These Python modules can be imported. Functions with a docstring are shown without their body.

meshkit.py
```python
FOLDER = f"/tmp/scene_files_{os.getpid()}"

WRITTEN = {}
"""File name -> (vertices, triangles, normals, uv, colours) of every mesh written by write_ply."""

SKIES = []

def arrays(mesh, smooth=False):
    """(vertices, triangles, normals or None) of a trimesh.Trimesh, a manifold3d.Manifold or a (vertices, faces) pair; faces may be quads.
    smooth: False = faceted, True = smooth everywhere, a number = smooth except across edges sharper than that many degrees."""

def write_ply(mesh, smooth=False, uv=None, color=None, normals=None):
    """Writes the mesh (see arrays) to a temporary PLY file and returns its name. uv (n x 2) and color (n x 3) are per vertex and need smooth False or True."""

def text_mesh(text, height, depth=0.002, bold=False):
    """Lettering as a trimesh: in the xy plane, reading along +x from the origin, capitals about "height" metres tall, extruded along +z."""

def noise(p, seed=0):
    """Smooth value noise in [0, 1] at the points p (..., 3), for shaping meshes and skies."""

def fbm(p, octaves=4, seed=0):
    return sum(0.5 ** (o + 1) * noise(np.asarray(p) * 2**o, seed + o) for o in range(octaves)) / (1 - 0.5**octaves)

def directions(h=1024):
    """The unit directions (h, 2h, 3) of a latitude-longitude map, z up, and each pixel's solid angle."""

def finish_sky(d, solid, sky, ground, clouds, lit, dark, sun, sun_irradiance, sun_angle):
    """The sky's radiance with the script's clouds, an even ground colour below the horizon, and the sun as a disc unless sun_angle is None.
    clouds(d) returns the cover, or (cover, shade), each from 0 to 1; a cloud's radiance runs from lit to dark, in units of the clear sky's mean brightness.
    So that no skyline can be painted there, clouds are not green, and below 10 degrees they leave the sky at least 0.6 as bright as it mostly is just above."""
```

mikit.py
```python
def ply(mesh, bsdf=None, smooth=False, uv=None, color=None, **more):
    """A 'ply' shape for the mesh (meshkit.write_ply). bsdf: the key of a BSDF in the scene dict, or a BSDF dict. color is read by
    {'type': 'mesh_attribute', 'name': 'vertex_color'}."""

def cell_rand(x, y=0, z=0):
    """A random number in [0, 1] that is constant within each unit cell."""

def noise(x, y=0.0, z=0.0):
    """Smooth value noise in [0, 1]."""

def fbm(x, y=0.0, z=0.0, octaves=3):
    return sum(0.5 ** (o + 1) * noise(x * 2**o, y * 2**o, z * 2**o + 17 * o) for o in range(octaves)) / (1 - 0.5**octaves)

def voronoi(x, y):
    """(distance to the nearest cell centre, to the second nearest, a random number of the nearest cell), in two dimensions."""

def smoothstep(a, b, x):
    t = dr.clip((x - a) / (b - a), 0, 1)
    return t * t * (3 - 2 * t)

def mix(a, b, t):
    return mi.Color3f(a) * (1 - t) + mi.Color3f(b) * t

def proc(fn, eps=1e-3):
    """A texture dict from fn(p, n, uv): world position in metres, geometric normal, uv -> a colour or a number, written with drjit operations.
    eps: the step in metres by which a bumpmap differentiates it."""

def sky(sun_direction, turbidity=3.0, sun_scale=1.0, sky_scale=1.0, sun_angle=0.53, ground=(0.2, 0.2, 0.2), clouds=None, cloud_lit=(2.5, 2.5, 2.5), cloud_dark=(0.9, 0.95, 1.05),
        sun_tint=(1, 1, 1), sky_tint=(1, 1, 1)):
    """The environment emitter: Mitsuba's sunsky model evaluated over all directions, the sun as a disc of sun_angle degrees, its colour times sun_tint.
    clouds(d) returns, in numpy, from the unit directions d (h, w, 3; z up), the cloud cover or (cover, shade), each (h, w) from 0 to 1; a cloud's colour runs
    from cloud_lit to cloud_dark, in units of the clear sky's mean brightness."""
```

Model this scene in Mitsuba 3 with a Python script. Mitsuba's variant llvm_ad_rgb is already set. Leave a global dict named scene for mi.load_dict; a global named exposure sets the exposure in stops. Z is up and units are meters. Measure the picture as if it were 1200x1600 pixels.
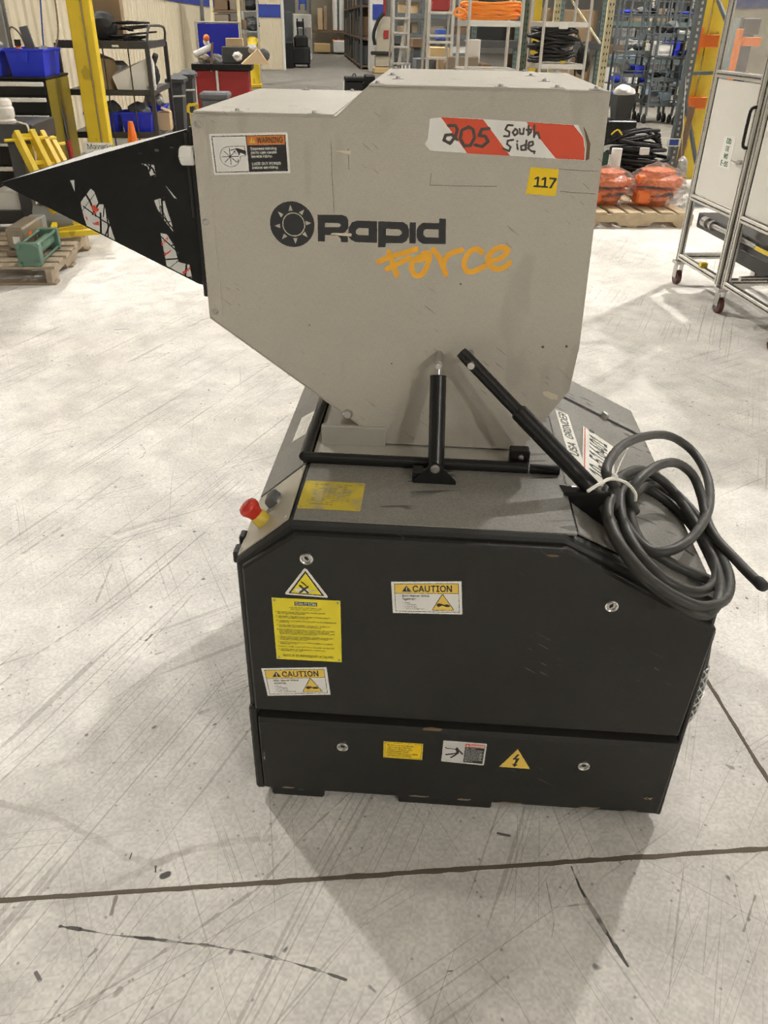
import math, random
import numpy as np, trimesh, drjit as dr, mitsuba as mi
import mikit, meshkit
from mikit import noise, fbm, smoothstep, mix, cell_rand, voronoi
import manifold3d
from shapely.geometry import Polygon, LineString, Point, box as sbox
from shapely.ops import unary_union
from shapely import affinity

scene = {"type": "scene"}
labels = {}
T4 = mi.ScalarTransform4f

# ---------------------------------------------------------------- camera, light, exposure
exposure = 2.03
FOCAL = 1241.0                       # pixels, for a frame of 1200 x 1600
CAM_POS = np.array([0.0, 0.0, 1.65])
CAM_AXES = np.array([[0.996119, -0.031509, 0.082183], [-0.08649, -0.523563, 0.847586], [0.016322, -0.851404, -0.524256]])        # columns: right, down, forward
scene["camera"] = {
    "type": "perspective", "fov_axis": "x", "fov": math.degrees(2 * math.atan(600 / FOCAL)), "near_clip": 0.05, "far_clip": 200.0,
    "to_world": T4().look_at(origin=CAM_POS.tolist(), target=(CAM_POS + CAM_AXES[:, 2]).tolist(), up=(-CAM_AXES[:, 1]).tolist()),
}
CEIL = 12.7
# high-bay lamps under the ceiling, some inferred from shadows, others added as unseen fill: (x, y, length along x, width along y, strength)
LAMPS = [
    (-8.8, 15.6, 0.6, 0.35, 215), (9.85, 12.6, 0.6, 0.35, 180),
    (9.0, -21.0, 0.6, 0.35, 175), (13.0, -19.5, 0.6, 0.35, 100), (-3.5, -8.0, 1.0, 0.5, 6), (3.0, -6.0, 1.0, 0.5, 6), (1.0, 4.5, 1.0, 0.5, 12),  # front pair follows the strut shadows; the others are unseen fill, added
    (-4.0, 26.0, 1.0, 0.5, 32), (2.5, 26.0, 1.0, 0.5, 20), (9.0, 23.0, 1.0, 0.5, 45), (17.0, 14.0, 1.0, 0.5, 60),  # unseen lamps added as fill for the hall further back
    (1.5, 38.0, 1.0, 0.5, 34), (9.0, 36.0, 1.0, 0.5, 34), (2.0, 51.0, 1.0, 0.5, 55), (-6.0, 50.0, 1.0, 0.5, 34), (17.0, 28.0, 1.0, 0.5, 45),  # more unseen lamps, added to brighten the far background
]
LAMP_TINT = (1.0, 0.96, 0.90)

# ---------------------------------------------------------------- helpers
FRAME = [np.eye(4)]
def rotz(deg, at=(0, 0, 0)):
    m = trimesh.transformations.rotation_matrix(math.radians(deg), [0, 0, 1]); m[:3, 3] = at
    return m
class frame:
    """Everything put() inside the with-block is built in this local frame."""
    def __init__(self, m): self.m = m
    def __enter__(self): FRAME.append(FRAME[-1] @ self.m)
    def __exit__(self, *a): FRAME.pop()
def key(name, parent=None):
    base = f"{parent}__{name}" if parent else name
    k, i = base, 0
    while k in scene or k in labels:
        i += 1; k = f"{base}_{i:03d}"
    return k
def put(name, mesh, mat, parent=None, smooth=False, label=None, color=None):
    k = key(name, parent)
    mesh = J(*mesh) if isinstance(mesh, list) else mesh.copy()
    mesh.apply_transform(FRAME[-1])
    scene[k] = mikit.ply(mesh, mat, smooth)
    if label: labels[k] = {"label": label}
    return k
def thing(name, label, cat, group=None):
    k = key(name); labels[k] = {"label": label, "category": cat}
    if group: labels[k]["group"] = group
    return k
def one(name, mesh, mat, label, cat, group=None, smooth=False):
    k = put(name, mesh, mat, smooth=smooth); labels[k] = {"label": label, "category": cat}
    if group: labels[k]["group"] = group
    return k
def struct(name, mesh, mat, parent=None, smooth=False):
    k = put(name, mesh, mat, parent, smooth)
    if not parent: labels[k] = {"kind": "structure"}
    return k
def tm(v, f): return trimesh.Trimesh(np.asarray(v, float), np.asarray(f, int), process=False)
def J(*ms):
    flat = []
    for m in ms: flat += m if isinstance(m, list) else [m]
    return trimesh.util.concatenate(flat) if len(flat) > 1 else flat[0].copy()
def hull(pts):
    h = manifold3d.Manifold.hull_points(np.asarray(pts, float)).to_mesh()
    return tm(h.vert_properties[:, :3], h.tri_verts)
def BB(x0, x1, y0, y1, z0, z1, b=0.003):
    """A box from corner to corner with chamfered edges."""
    x0, x1, y0, y1, z0, z1 = min(x0, x1), max(x0, x1), min(y0, y1), max(y0, y1), min(z0, z1), max(z0, z1)
    b = min(b, 0.3 * min(x1 - x0, y1 - y0, z1 - z0))
    c, h = np.array([x0 + x1, y0 + y1, z0 + z1]) / 2, np.array([x1 - x0, y1 - y0, z1 - z0]) / 2
    if b <= 0:
        m = trimesh.creation.box(2 * h); m.apply_translation(c); return m
    pts = []
    for sx in (-1, 1):
        for sy in (-1, 1):
            for sz in (-1, 1):
                s = np.array([sx, sy, sz])
                for k in range(3):
                    d = h - b; d = d.copy(); d[k] = h[k]
                    pts.append(c + s * d)
    return hull(pts)
def CB(c, s, b=0.003): return BB(c[0] - s[0] / 2, c[0] + s[0] / 2, c[1] - s[1] / 2, c[1] + s[1] / 2, c[2] - s[2] / 2, c[2] + s[2] / 2, b)
def basis(d):
    d = np.asarray(d, float); d = d / np.linalg.norm(d)
    a = np.cross([0, 0, 1.0], d) if abs(d[2]) < 0.95 else np.cross([0, 1.0, 0], d)
    a /= np.linalg.norm(a)
    return a, np.cross(d, a), d
def CY(p0, p1, r0, r1=None, n=16):
    """A cylinder or cone from p0 to p1."""
    p0, p1 = np.asarray(p0, float), np.asarray(p1, float); r1 = r0 if r1 is None else r1
    a, b, _ = basis(p1 - p0); t = np.arange(n) * 2 * np.pi / n
    ring = np.cos(t)[:, None] * a + np.sin(t)[:, None] * b
    v = np.vstack([p0 + ring * r0, p1 + ring * r1, [p0], [p1]]); f = []
    for i in range(n):
        j = (i + 1) % n
        f += [[i, j, n + j], [i, n + j, n + i], [2 * n, j, i], [2 * n + 1, n + i, n + j]]
    return tm(v, f)
def LATHE(profile, p=(0, 0, 0), d=(0, 0, 1), n=20):
    """A turned shape: profile of (radius, height) along axis d from p."""
    a, b, d = basis(d); t = np.arange(n) * 2 * np.pi / n; p = np.asarray(p, float)
    ring = np.cos(t)[:, None] * a + np.sin(t)[:, None] * b
    v = np.vstack([p + ring * max(r, 1e-5) + d * h for r, h in profile]); f = []
    m = len(profile)
    for k in range(m - 1):
        for i in range(n):
            j = (i + 1) % n
            f += [[k * n + i, k * n + j, (k + 1) * n + j], [k * n + i, (k + 1) * n + j, (k + 1) * n + i]]
    return tm(v, f)
def spline(pts, k=6, closed=False):
    p = np.asarray(pts, float); n = len(p); out = []
    g = (lambda i: p[i % n]) if closed else (lambda i: p[min(max(i, 0), n - 1)])
    for i in range(n if closed else n - 1):
        a, b, c, d = g(i - 1), g(i), g(i + 1), g(i + 2)
        for t in np.arange(k) / k:
            out.append(0.5 * (2 * b + (c - a) * t + (2 * a - 5 * b + 4 * c - d) * t * t + (3 * b - a - 3 * c + d) * t ** 3))
    if not closed: out.append(p[-1])
    return np.array(out)
def TU(pts, r, n=8, k=6, closed=False):
    """A round tube along a smooth curve through pts (k = 0: straight pieces)."""
    p = spline(pts, k, closed) if k else np.asarray(pts, float)
    m = len(p); t = np.roll(p, -1, 0) - np.roll(p, 1, 0)
    if not closed: t[0], t[-1] = p[1] - p[0], p[-1] - p[-2]
    t /= np.linalg.norm(t, axis=1, keepdims=True) + 1e-12
    a = basis(t[0])[0]; v = []; ang = np.arange(n) * 2 * np.pi / n
    rr = np.broadcast_to(r, (m,))
    for i in range(m):
        a = a - t[i] * (a @ t[i]); a /= np.linalg.norm(a) + 1e-12
        b = np.cross(t[i], a)
        v.append(p[i] + rr[i] * (np.cos(ang)[:, None] * a + np.sin(ang)[:, None] * b))
    v = np.vstack(v); f = []
    for i in range(m if closed else m - 1):
        o, q = i * n, ((i + 1) % m) * n
        for s in range(n):
            u = (s + 1) % n
            f += [[o + s, o + u, q + u], [o + s, q + u, q + s]]
    if not closed:
        v = np.vstack([v, p[0], p[-1]]); e = len(v)
        for s in range(n):
            u = (s + 1) % n
            f += [[e - 2, u, s], [e - 1, (m - 1) * n + s, (m - 1) * n + u]]
    return tm(v, f)
def BAR(p0, p1, w, h, side=None, b=0.002):
    """A rectangular bar from p0 to p1; w across (horizontal if it can be), h the other way."""
    p0, p1 = np.asarray(p0, float), np.asarray(p1, float); a, c, d = basis(p1 - p0)
    if side is not None:
        a = np.asarray(side, float); a = a - d * (a @ d); a /= np.linalg.norm(a); c = np.cross(d, a)
    L = np.linalg.norm(p1 - p0); m = BB(-w / 2, w / 2, -h / 2, h / 2, 0, L, b)
    M = np.eye(4); M[:3, 0], M[:3, 1], M[:3, 2], M[:3, 3] = a, c, d, p0
    m.apply_transform(M); return m
def ext(poly, d): return trimesh.util.concatenate([trimesh.creation.extrude_polygon(g, d, engine="earcut") for g in getattr(poly, "geoms", [poly]) if g.area > 0])
def XZ(poly, y0, y1):
    m = ext(poly if not isinstance(poly, (list, tuple)) else Polygon(poly), y1 - y0)
    m.vertices = np.stack([m.vertices[:, 0], y0 + m.vertices[:, 2], m.vertices[:, 1]], 1); m.invert(); return m
def YZ(poly, x0, x1):
    m = ext(poly if not isinstance(poly, (list, tuple)) else Polygon(poly), x1 - x0)
    m.vertices = np.stack([x0 + m.vertices[:, 2], m.vertices[:, 0], m.vertices[:, 1]], 1); return m
def XY(poly, z0, z1):
    m = ext(poly if not isinstance(poly, (list, tuple)) else Polygon(poly), z1 - z0); m.apply_translation([0, 0, z0]); return m
def bevel_xz(pts, y0, y1, b):
    """A plate of outline pts (x, z) between y0 (front) and y1, its front and back rims chamfered by b (outline convex)."""
    p = Polygon(pts); q = p.buffer(-b, join_style=2)
    a, c = np.array(p.exterior.coords), np.array(q.exterior.coords)
    P = lambda r, y: np.stack([r[:, 0], np.full(len(r), y), r[:, 1]], 1)
    return hull(np.vstack([P(c, y0), P(a, y0 + b), P(a, y1 - b), P(c, y1)]))
def lump(c, s, seed=0, amp=0.25, freq=2.0, sub=2):
    """A crumpled lump about c with half sizes s."""
    m = trimesh.creation.icosphere(subdivisions=sub)
    k = 1 + amp * (meshkit.fbm(m.vertices * freq + seed * 7.3, 3, seed) - 0.5) * 2
    m.vertices = m.vertices * k[:, None] * np.asarray(s) + np.asarray(c); return m
def coil(c, r, turns, wire, seed, axis="z", flat=1.0, lift=None, n=7, jit=0.08, closed=True):
    """Loops of cable: a list of ring tubes, jittered, stacked."""
    rnd = random.Random(seed); out = []
    for t in range(turns):
        rr = r * (1 - rnd.random() * jit * 2.2); ph = rnd.random() * 6; pts = []
        ox, oy, oz = (rnd.uniform(-jit, jit) * r for _ in range(3))
        tx, ty = rnd.uniform(-.12, .12), rnd.uniform(-.12, .12)
        for i in range(14):
            a = i / 14 * 2 * math.pi + ph; w = 1 + rnd.uniform(-jit, jit) * .6
            x, y = rr * w * math.cos(a) + ox, rr * w * flat * math.sin(a) + oy
            z = (lift if lift is not None else wire * 1.3) * t + oz * .4 + x * tx + y * ty
            pts.append(np.array([x, y, z]) + 0)
        pts = np.array(pts)
        if axis == "y": pts = pts[:, [0, 2, 1]]
        if axis == "x": pts = pts[:, [2, 0, 1]]
        out.append(TU(pts + np.asarray(c), wire, n, 3, True))
    return out

ORD = ["first", "second", "third", "fourth", "fifth", "sixth", "seventh", "eighth", "ninth", "tenth", "eleventh", "twelfth", "thirteenth", "fourteenth", "fifteenth", "sixteenth", "seventeenth", "eighteenth", "nineteenth", "twentieth"]
LEVEL = ["floor", "lowest", "second", "third", "fourth", "fifth", "sixth"]
TONE = {"card": "brown", "brown": "dark brown", "tan": "light brown", "dark": "black", "trash_grey": "dark grey", "beige_metal": "greyish brown", "off_white": "pale", "paper": "white", "label_blue": "navy blue", "rack_blue": "pale blue", "grey_plastic": "grey", "bin_blue": "bright blue", "crate": "yellowish"}
def mat(name, color, rough=0.5, metal=0.0, spec=0.5, **kw):
    """One principled BSDF of the scene; color: an (r, g, b) in linear light or a function for mikit.proc."""
    c = mikit.proc(color) if callable(color) else {"type": "rgb", "value": list(color)}
    b = {"type": "principled", "base_color": c, "roughness": rough, "metallic": metal, "specular": spec, **kw}
    scene["m_" + name] = {"type": "twosided", "bsdf": b}
def srgb(r, g, b):
    f = lambda v: v / 12.92 if v <= 0.04045 else ((v + 0.055) / 1.055) ** 2.4
    return tuple(f(v / 255) for v in (r, g, b))

def floor_colour(p, n, uv):
    x, y = p.x, p.y
    c = mix((0.68, 0.652, 0.608), (0.77, 0.748, 0.705), fbm(x * 1.3, y * 1.3, 3.0, 4))
    c = c * (0.70 + 0.44 * fbm(x * 9 + 3, y * 9, 1.0, 5)) * (0.88 + 0.24 * noise(x * 170, y * 170))
    grime = smoothstep(0.44, 0.70, fbm(x * 0.9 + 11, y * 0.9 + 5, 2.0, 4)) * 0.32
    dirt = mi.Float(0)
    for i, (ang, sc, thr, st) in enumerate(((62, 38, .80, .30), (75, 60, .82, .30), (95, 46, .80, .26), (28, 42, .82, .28), (48, 70, .82, .26), (140, 50, .84, .26), (5, 55, .84, .22), (110, 80, .84, .26))):
        a = math.radians(ang); u = x * math.cos(a) + y * math.sin(a); v = -x * math.sin(a) + y * math.cos(a)
        v = v + 0.015 * noise(u * 2.0, v * 3.0, 9.0 + i)
        s = noise(u * 1.7 + 31 * i, v * sc * 5.0, 1.7 * i)
        gate = smoothstep(0.40, 0.62, noise(u * 1.1 + 5 * i, v * 2.5 + 3, 7.0 + i))
        dirt = dirt + 1.25 * st * smoothstep(thr + 0.02, thr + 0.06, s) * gate
    d1, d2, r = voronoi(x * 11 + 0.25 * noise(x * 30, y * 30), y * 11 + 0.25 * noise(x * 30 + 7, y * 30))
    fleck = smoothstep(0.13, 0.06, d1 + 0.12 * noise(x * 70, y * 70)) * dr.select(r > 0.86, 1.0, 0.0) * 0.8
    d3, d4, r2 = voronoi(x * 37, y * 37)
    fleck = dr.maximum(fleck, smoothstep(0.16, 0.08, d3) * dr.select(r2 > 0.93, 1.0, 0.0) * 0.5)
    c = mix(c, c * mi.Color3f(0.80, 0.77, 0.72), dr.minimum(grime, 1.0))
    c = mix(c, (0.20, 0.185, 0.16), dr.minimum(dirt, 0.75))
    c = mix(c, (0.10, 0.092, 0.085), fleck)
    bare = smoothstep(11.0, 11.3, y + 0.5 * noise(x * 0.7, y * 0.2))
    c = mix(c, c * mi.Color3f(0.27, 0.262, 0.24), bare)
    wob = 0.006 * (noise(x * 60, y * 60, 5.0) - 0.5)
    for pts, w, st, col in FLOOR_MARKS:
        dd = mi.Float(9)
        for (x0, y0), (x1, y1) in zip(pts[:-1], pts[1:]):
            ex, ey = x1 - x0, y1 - y0; L = max(ex * ex + ey * ey, 1e-9)
            t = dr.clip(((x - x0) * ex + (y - y0) * ey) / L, 0, 1)
            dd = dr.minimum(dd, dr.sqrt(dr.square(x - x0 - t * ex) + dr.square(y - y0 - t * ey)))
        m = smoothstep(w, w * 0.55, dd + wob * min(1.0, w / 0.004)) * st * (0.55 + 0.45 * smoothstep(0.3, 0.5, noise(x * 45, y * 45, 2.0)))
        c = mix(c, col, m)
    return c
DARK, BROWN, PALE = (0.055, 0.05, 0.047), (0.22, 0.19, 0.155), (0.80, 0.78, 0.74)
FLOOR_MARKS = [
    ([(0.5553,1.086),(0.5589,1.038),(0.5713,0.9833),(0.5881,0.9173),(0.6071,0.8563)], 0.0052, 0.95, DARK),
    ([(-0.5748,1.032),(-0.5326,1.022)], 0.0045, 0.9, DARK),
    ([(-0.5326,1.022),(-0.4697,1.006),(-0.3672,0.987),(-0.2522,0.9644),(-0.1581,0.9409),(-0.0917,0.9199),(-0.0264,0.8953),(0.0261,0.8733)], 0.0028, 0.85, DARK),
    ([(-0.4764,1.006),(-0.3741,0.9889)], 0.0040, 0.85, DARK),
    ([(-0.3741,1.134),(-0.3661,1.138)], 0.0095, 0.92, DARK), ([(-0.3965,1.159),(-0.3945,1.146)], 0.0035, 0.9, DARK),
    ([(-0.4718,1.091),(-0.4749,1.052)], 0.0045, 0.8, BROWN), ([(-0.4564,1.198),(-0.4581,1.184)], 0.0025, 0.9, DARK),
    ([(-0.5211,0.8422),(-0.425,0.9098),(-0.3319,0.9706),(-0.1653,1.085),(-0.051,1.225),(0.0536,1.329)], 0.0045, 0.5, BROWN),
    ([(-0.8032,1.363),(-0.6686,1.316),(-0.5474,1.244),(-0.4631,1.187),(-0.3948,1.167),(-0.3332,1.194),(-0.261,1.209),(-0.1267,1.216)], 0.011, 0.28, BROWN),
    ([(-0.7062,1.052),(-0.5936,1.08),(-0.4541,1.138),(-0.3194,1.202)], 0.014, 0.22, BROWN),
    ([(-0.4317,0.8793),(-0.424,0.8909)], 0.006, 0.55, BROWN), ([(-0.5998,0.9361),(-0.5879,0.92)], 0.004, 0.8, DARK), ([(-0.5018,0.961),(-0.489,0.9733)], 0.004, 0.6, BROWN),
    ([(0.4044,1.187),(0.4305,1.178)], 0.0035, 0.85, DARK), ([(0.2343,0.8736),(0.2437,0.8742)], 0.003, 0.8, DARK), ([(1.05,1.347),(1.062,1.336)], 0.006, 0.7, BROWN),
    ([(-0.3463,1.629),(-0.328,1.64)], 0.008, 0.75, BROWN), ([(-0.5465,1.954),(-0.5345,1.977)], 0.006, 0.75, DARK), ([(-0.5067,1.886),(-0.4852,1.896)], 0.006, 0.55, BROWN),
    ([(-0.7445,2.16),(-0.739,2.285),(-0.7364,2.38)], 0.004, 0.5, BROWN), ([(-0.9344,1.784),(-0.863,1.916),(-0.7597,2.046),(-0.6277,2.205),(-0.4302,2.561)], 0.004, 0.42, BROWN),
    ([(-0.6172,1.736),(-0.5396,1.923),(-0.4327,2.175)], 0.003, 0.4, BROWN), ([(-1.068,2.461),(-0.9749,2.626)], 0.007, 0.45, BROWN), ([(-0.9483,2.764),(-0.8235,3.017)], 0.008, 0.30, BROWN),
    ([(-0.7945,3.314),(-0.761,3.249),(-0.7676,3.188),(-0.7777,3.182)], 0.004, 0.5, BROWN), ([(-1.223,4.922),(-1.147,4.931)], 0.012, 0.5, BROWN), ([(-0.9867,5.037),(-0.9202,5.047)], 0.010, 0.35, BROWN),
    ([(0.9465,0.9848),(0.8823,0.9086)], 0.0022, 0.7, BROWN), ([(0.8824,0.9447),(0.8548,0.9293)], 0.002, 0.7, BROWN), ([(0.4897,1.083),(0.4849,1.02),(0.4804,0.961),(0.4654,0.9267)], 0.0015, 0.7, BROWN),
    ([(0.4834,0.993),(0.5166,0.9934),(0.5679,0.9955)], 0.0022, 0.6, BROWN), ([(0.2975,0.8922),(0.3331,0.8379),(0.3634,0.7986)], 0.003, 0.4, BROWN), ([(-0.7978,2.571),(-0.7461,2.546),(-0.6317,2.637)], 0.010, 0.5, PALE),
]
def hopper_colour(p, n, uv):
    c = mix((0.400, 0.372, 0.318), (0.455, 0.425, 0.365), fbm(p.x * 5, p.y * 5, p.z * 5, 4))
    c = c * (0.94 + 0.12 * noise(p.x * 420, p.y * 420, p.z * 420))
    st = smoothstep(0.64, 0.74, fbm(p.x * 16 + 4, p.y * 16, p.z * 5, 3)) * 0.22
    c = mix(c, (0.26, 0.235, 0.19), st)
    s = smoothstep(0.86, 0.92, noise(p.x * 45, p.y * 45, p.z * 210 + p.x * 160)) * smoothstep(0.55, 0.7, noise(p.x * 7, p.y * 7, p.z * 7 + 3)) * 0.5
    return mix(c, (0.16, 0.14, 0.11), s)
def black_paint(p, n, uv):
    c = mix((0.014, 0.014, 0.013), (0.021, 0.021, 0.019), fbm(p.x * 7, p.y * 7, p.z * 7, 3))
    c = c * (0.85 + 0.3 * noise(p.x * 500, p.y * 500, p.z * 500))
    s = smoothstep(0.88, 0.93, noise(p.x * 30, p.y * 30 + 9, p.z * 200 + p.x * 120)) * smoothstep(0.6, 0.75, noise(p.x * 6, p.y * 6 + 4, p.z * 6)) * 0.45
    return mix(c, (0.13, 0.125, 0.115), s)
def deck_paint(p, n, uv):
    c = mix((0.150, 0.144, 0.128), (0.215, 0.206, 0.185), fbm(p.x * 9, p.y * 9, p.z * 9, 4))
    c = c * (0.8 + 0.4 * noise(p.x * 380, p.y * 380, p.z * 380))
    s = smoothstep(0.72, 0.80, noise(p.x * 14, p.y * 90, p.z * 40 + 3)) * smoothstep(0.5, 0.65, noise(p.x * 8, p.y * 8, 2.0)) * 0.7
    return mix(c, (0.025, 0.024, 0.022), s)
def wood_colour(p, n, uv):
    g = fbm(p.x * 6, p.y * 6, p.z * 30, 3)
    c = mix((0.24, 0.19, 0.13), (0.40, 0.33, 0.24), g)
    return c * (0.7 + 0.6 * noise(p.x * 3 + 50, p.y * 14, p.z * 9))
def cardboard(p, n, uv):
    return mix((0.24, 0.165, 0.095), (0.33, 0.24, 0.15), fbm(p.x * 1.1, p.y * 1.1, p.z * 1.1, 3)) * (0.8 + 0.4 * noise(p.x * 2, p.y * 2, p.z * 0.4))
def yellow_paint(p, n, uv):
    c = mix((0.62, 0.44, 0.022), (0.72, 0.53, 0.03), fbm(p.x * 3, p.y * 3, p.z * 3, 3))
    return mix(c, (0.25, 0.17, 0.02), smoothstep(0.68, 0.76, fbm(p.x * 9, p.y * 9, p.z * 5, 3)) * 0.5)
def grey_steel(p, n, uv): return mix((0.16, 0.165, 0.16), (0.26, 0.265, 0.255), fbm(p.x * 6, p.y * 6, p.z * 6, 3))
def rubber_cable(p, n, uv): return mix((0.022, 0.022, 0.020), (0.045, 0.044, 0.040), fbm(p.x * 40, p.y * 40, p.z * 40, 3))
def chute_paint(p, n, uv):
    c = mix((0.006, 0.006, 0.006), (0.014, 0.014, 0.013), fbm(p.x * 12, p.y * 12, p.z * 12, 3))
    return mix(c, (0.16, 0.16, 0.16), smoothstep(0.80, 0.86, noise(p.x * 60, p.y * 60, p.z * 160)) * smoothstep(0.62, 0.75, noise(p.x * 9, p.y * 9, p.z * 9)) * 0.5)
def plate_yellow(p, n, uv): return mix((0.52, 0.40, 0.03), (0.36, 0.31, 0.13), smoothstep(0.40, 0.62, fbm(p.x * 22, p.y * 22, p.z * 22, 3)))
def wall_cream(p, n, uv): return mix((0.62, 0.55, 0.40), (0.68, 0.61, 0.46), fbm(p.x, p.y * 2, p.z * 0.6, 3))

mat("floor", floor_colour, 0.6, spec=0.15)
mat("joint", (0.125, 0.102, 0.075), 0.85)
mat("hopper", hopper_colour, 0.48, spec=0.4); mat("black", black_paint, 0.5, spec=0.3); mat("deck", deck_paint, 0.5); mat("chute", chute_paint, 0.42, spec=0.2)
mat("hopper_inner", (0.36, 0.345, 0.30), 0.5); mat("control_plate", (0.40, 0.375, 0.30), 0.4, 0.25)
mat("gloss_black", (0.011, 0.011, 0.011), 0.32, spec=0.35); mat("dark", (0.012, 0.012, 0.012), 0.7); mat("black_metal", (0.05, 0.05, 0.05), 0.35, 0.3)
mat("chrome", (0.75, 0.75, 0.73), 0.18, 1.0); mat("steel", (0.52, 0.51, 0.49), 0.33, 1.0); mat("alu", (0.62, 0.60, 0.55), 0.38, 0.75); mat("dull_alu", (0.40, 0.39, 0.36), 0.5, 0.5)
mat("ink", (0.018, 0.017, 0.017), 0.6); mat("white", (0.72, 0.71, 0.67), 0.45); mat("off_white", (0.60, 0.59, 0.55), 0.5); mat("sticker_grey", (0.55, 0.55, 0.52), 0.45)
mat("yellow_print", (0.72, 0.50, 0.085), 0.45); mat("yellow_sign", (0.74, 0.62, 0.02), 0.42); mat("yellow_tag", (0.80, 0.55, 0.01), 0.45); mat("orange_print", (0.55, 0.17, 0.03), 0.45)
mat("amber_script", (0.85, 0.42, 0.03), 0.45); mat("logo", (0.020, 0.021, 0.022), 0.45); mat("red_print", (0.55, 0.055, 0.03), 0.45); mat("tape_red", (0.62, 0.075, 0.03), 0.42); mat("marker", (0.06, 0.05, 0.045), 0.6)
mat("red_knob", (0.52, 0.030, 0.018), 0.3); mat("collar", (0.60, 0.44, 0.05), 0.4); mat("plate_yellow", plate_yellow, 0.4)
mat("cable", rubber_cable, 0.5); mat("tie", (0.66, 0.65, 0.58), 0.4); mat("wood", wood_colour, 0.8); mat("card", cardboard, 0.85); mat("yellow", yellow_paint, 0.42); mat("grey_steel", grey_steel, 0.45)
mat("cream", wall_cream, 0.6); mat("band_blue", (0.02, 0.045, 0.30), 0.5); mat("bin_blue", (0.012, 0.03, 0.52), 0.35); mat("screen_blue", (0.008, 0.012, 0.30), 0.6); mat("grey_plastic", (0.10, 0.105, 0.11), 0.5)
mat("trash_grey", (0.055, 0.057, 0.058), 0.6); mat("red", (0.30, 0.022, 0.022), 0.4); mat("orange", (0.75, 0.17, 0.02), 0.4); mat("robot_orange", (0.62, 0.13, 0.015), 0.4); mat("hose_orange", (0.85, 0.27, 0.03), 0.45)
mat("green", (0.085, 0.16, 0.115), 0.4); mat("beige_metal", (0.24, 0.20, 0.145), 0.4, 0.3); mat("upright_cream", (0.52, 0.47, 0.30), 0.5); mat("upright_green", (0.10, 0.15, 0.14), 0.5); mat("upright_grey", (0.085, 0.10, 0.105), 0.5)
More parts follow.
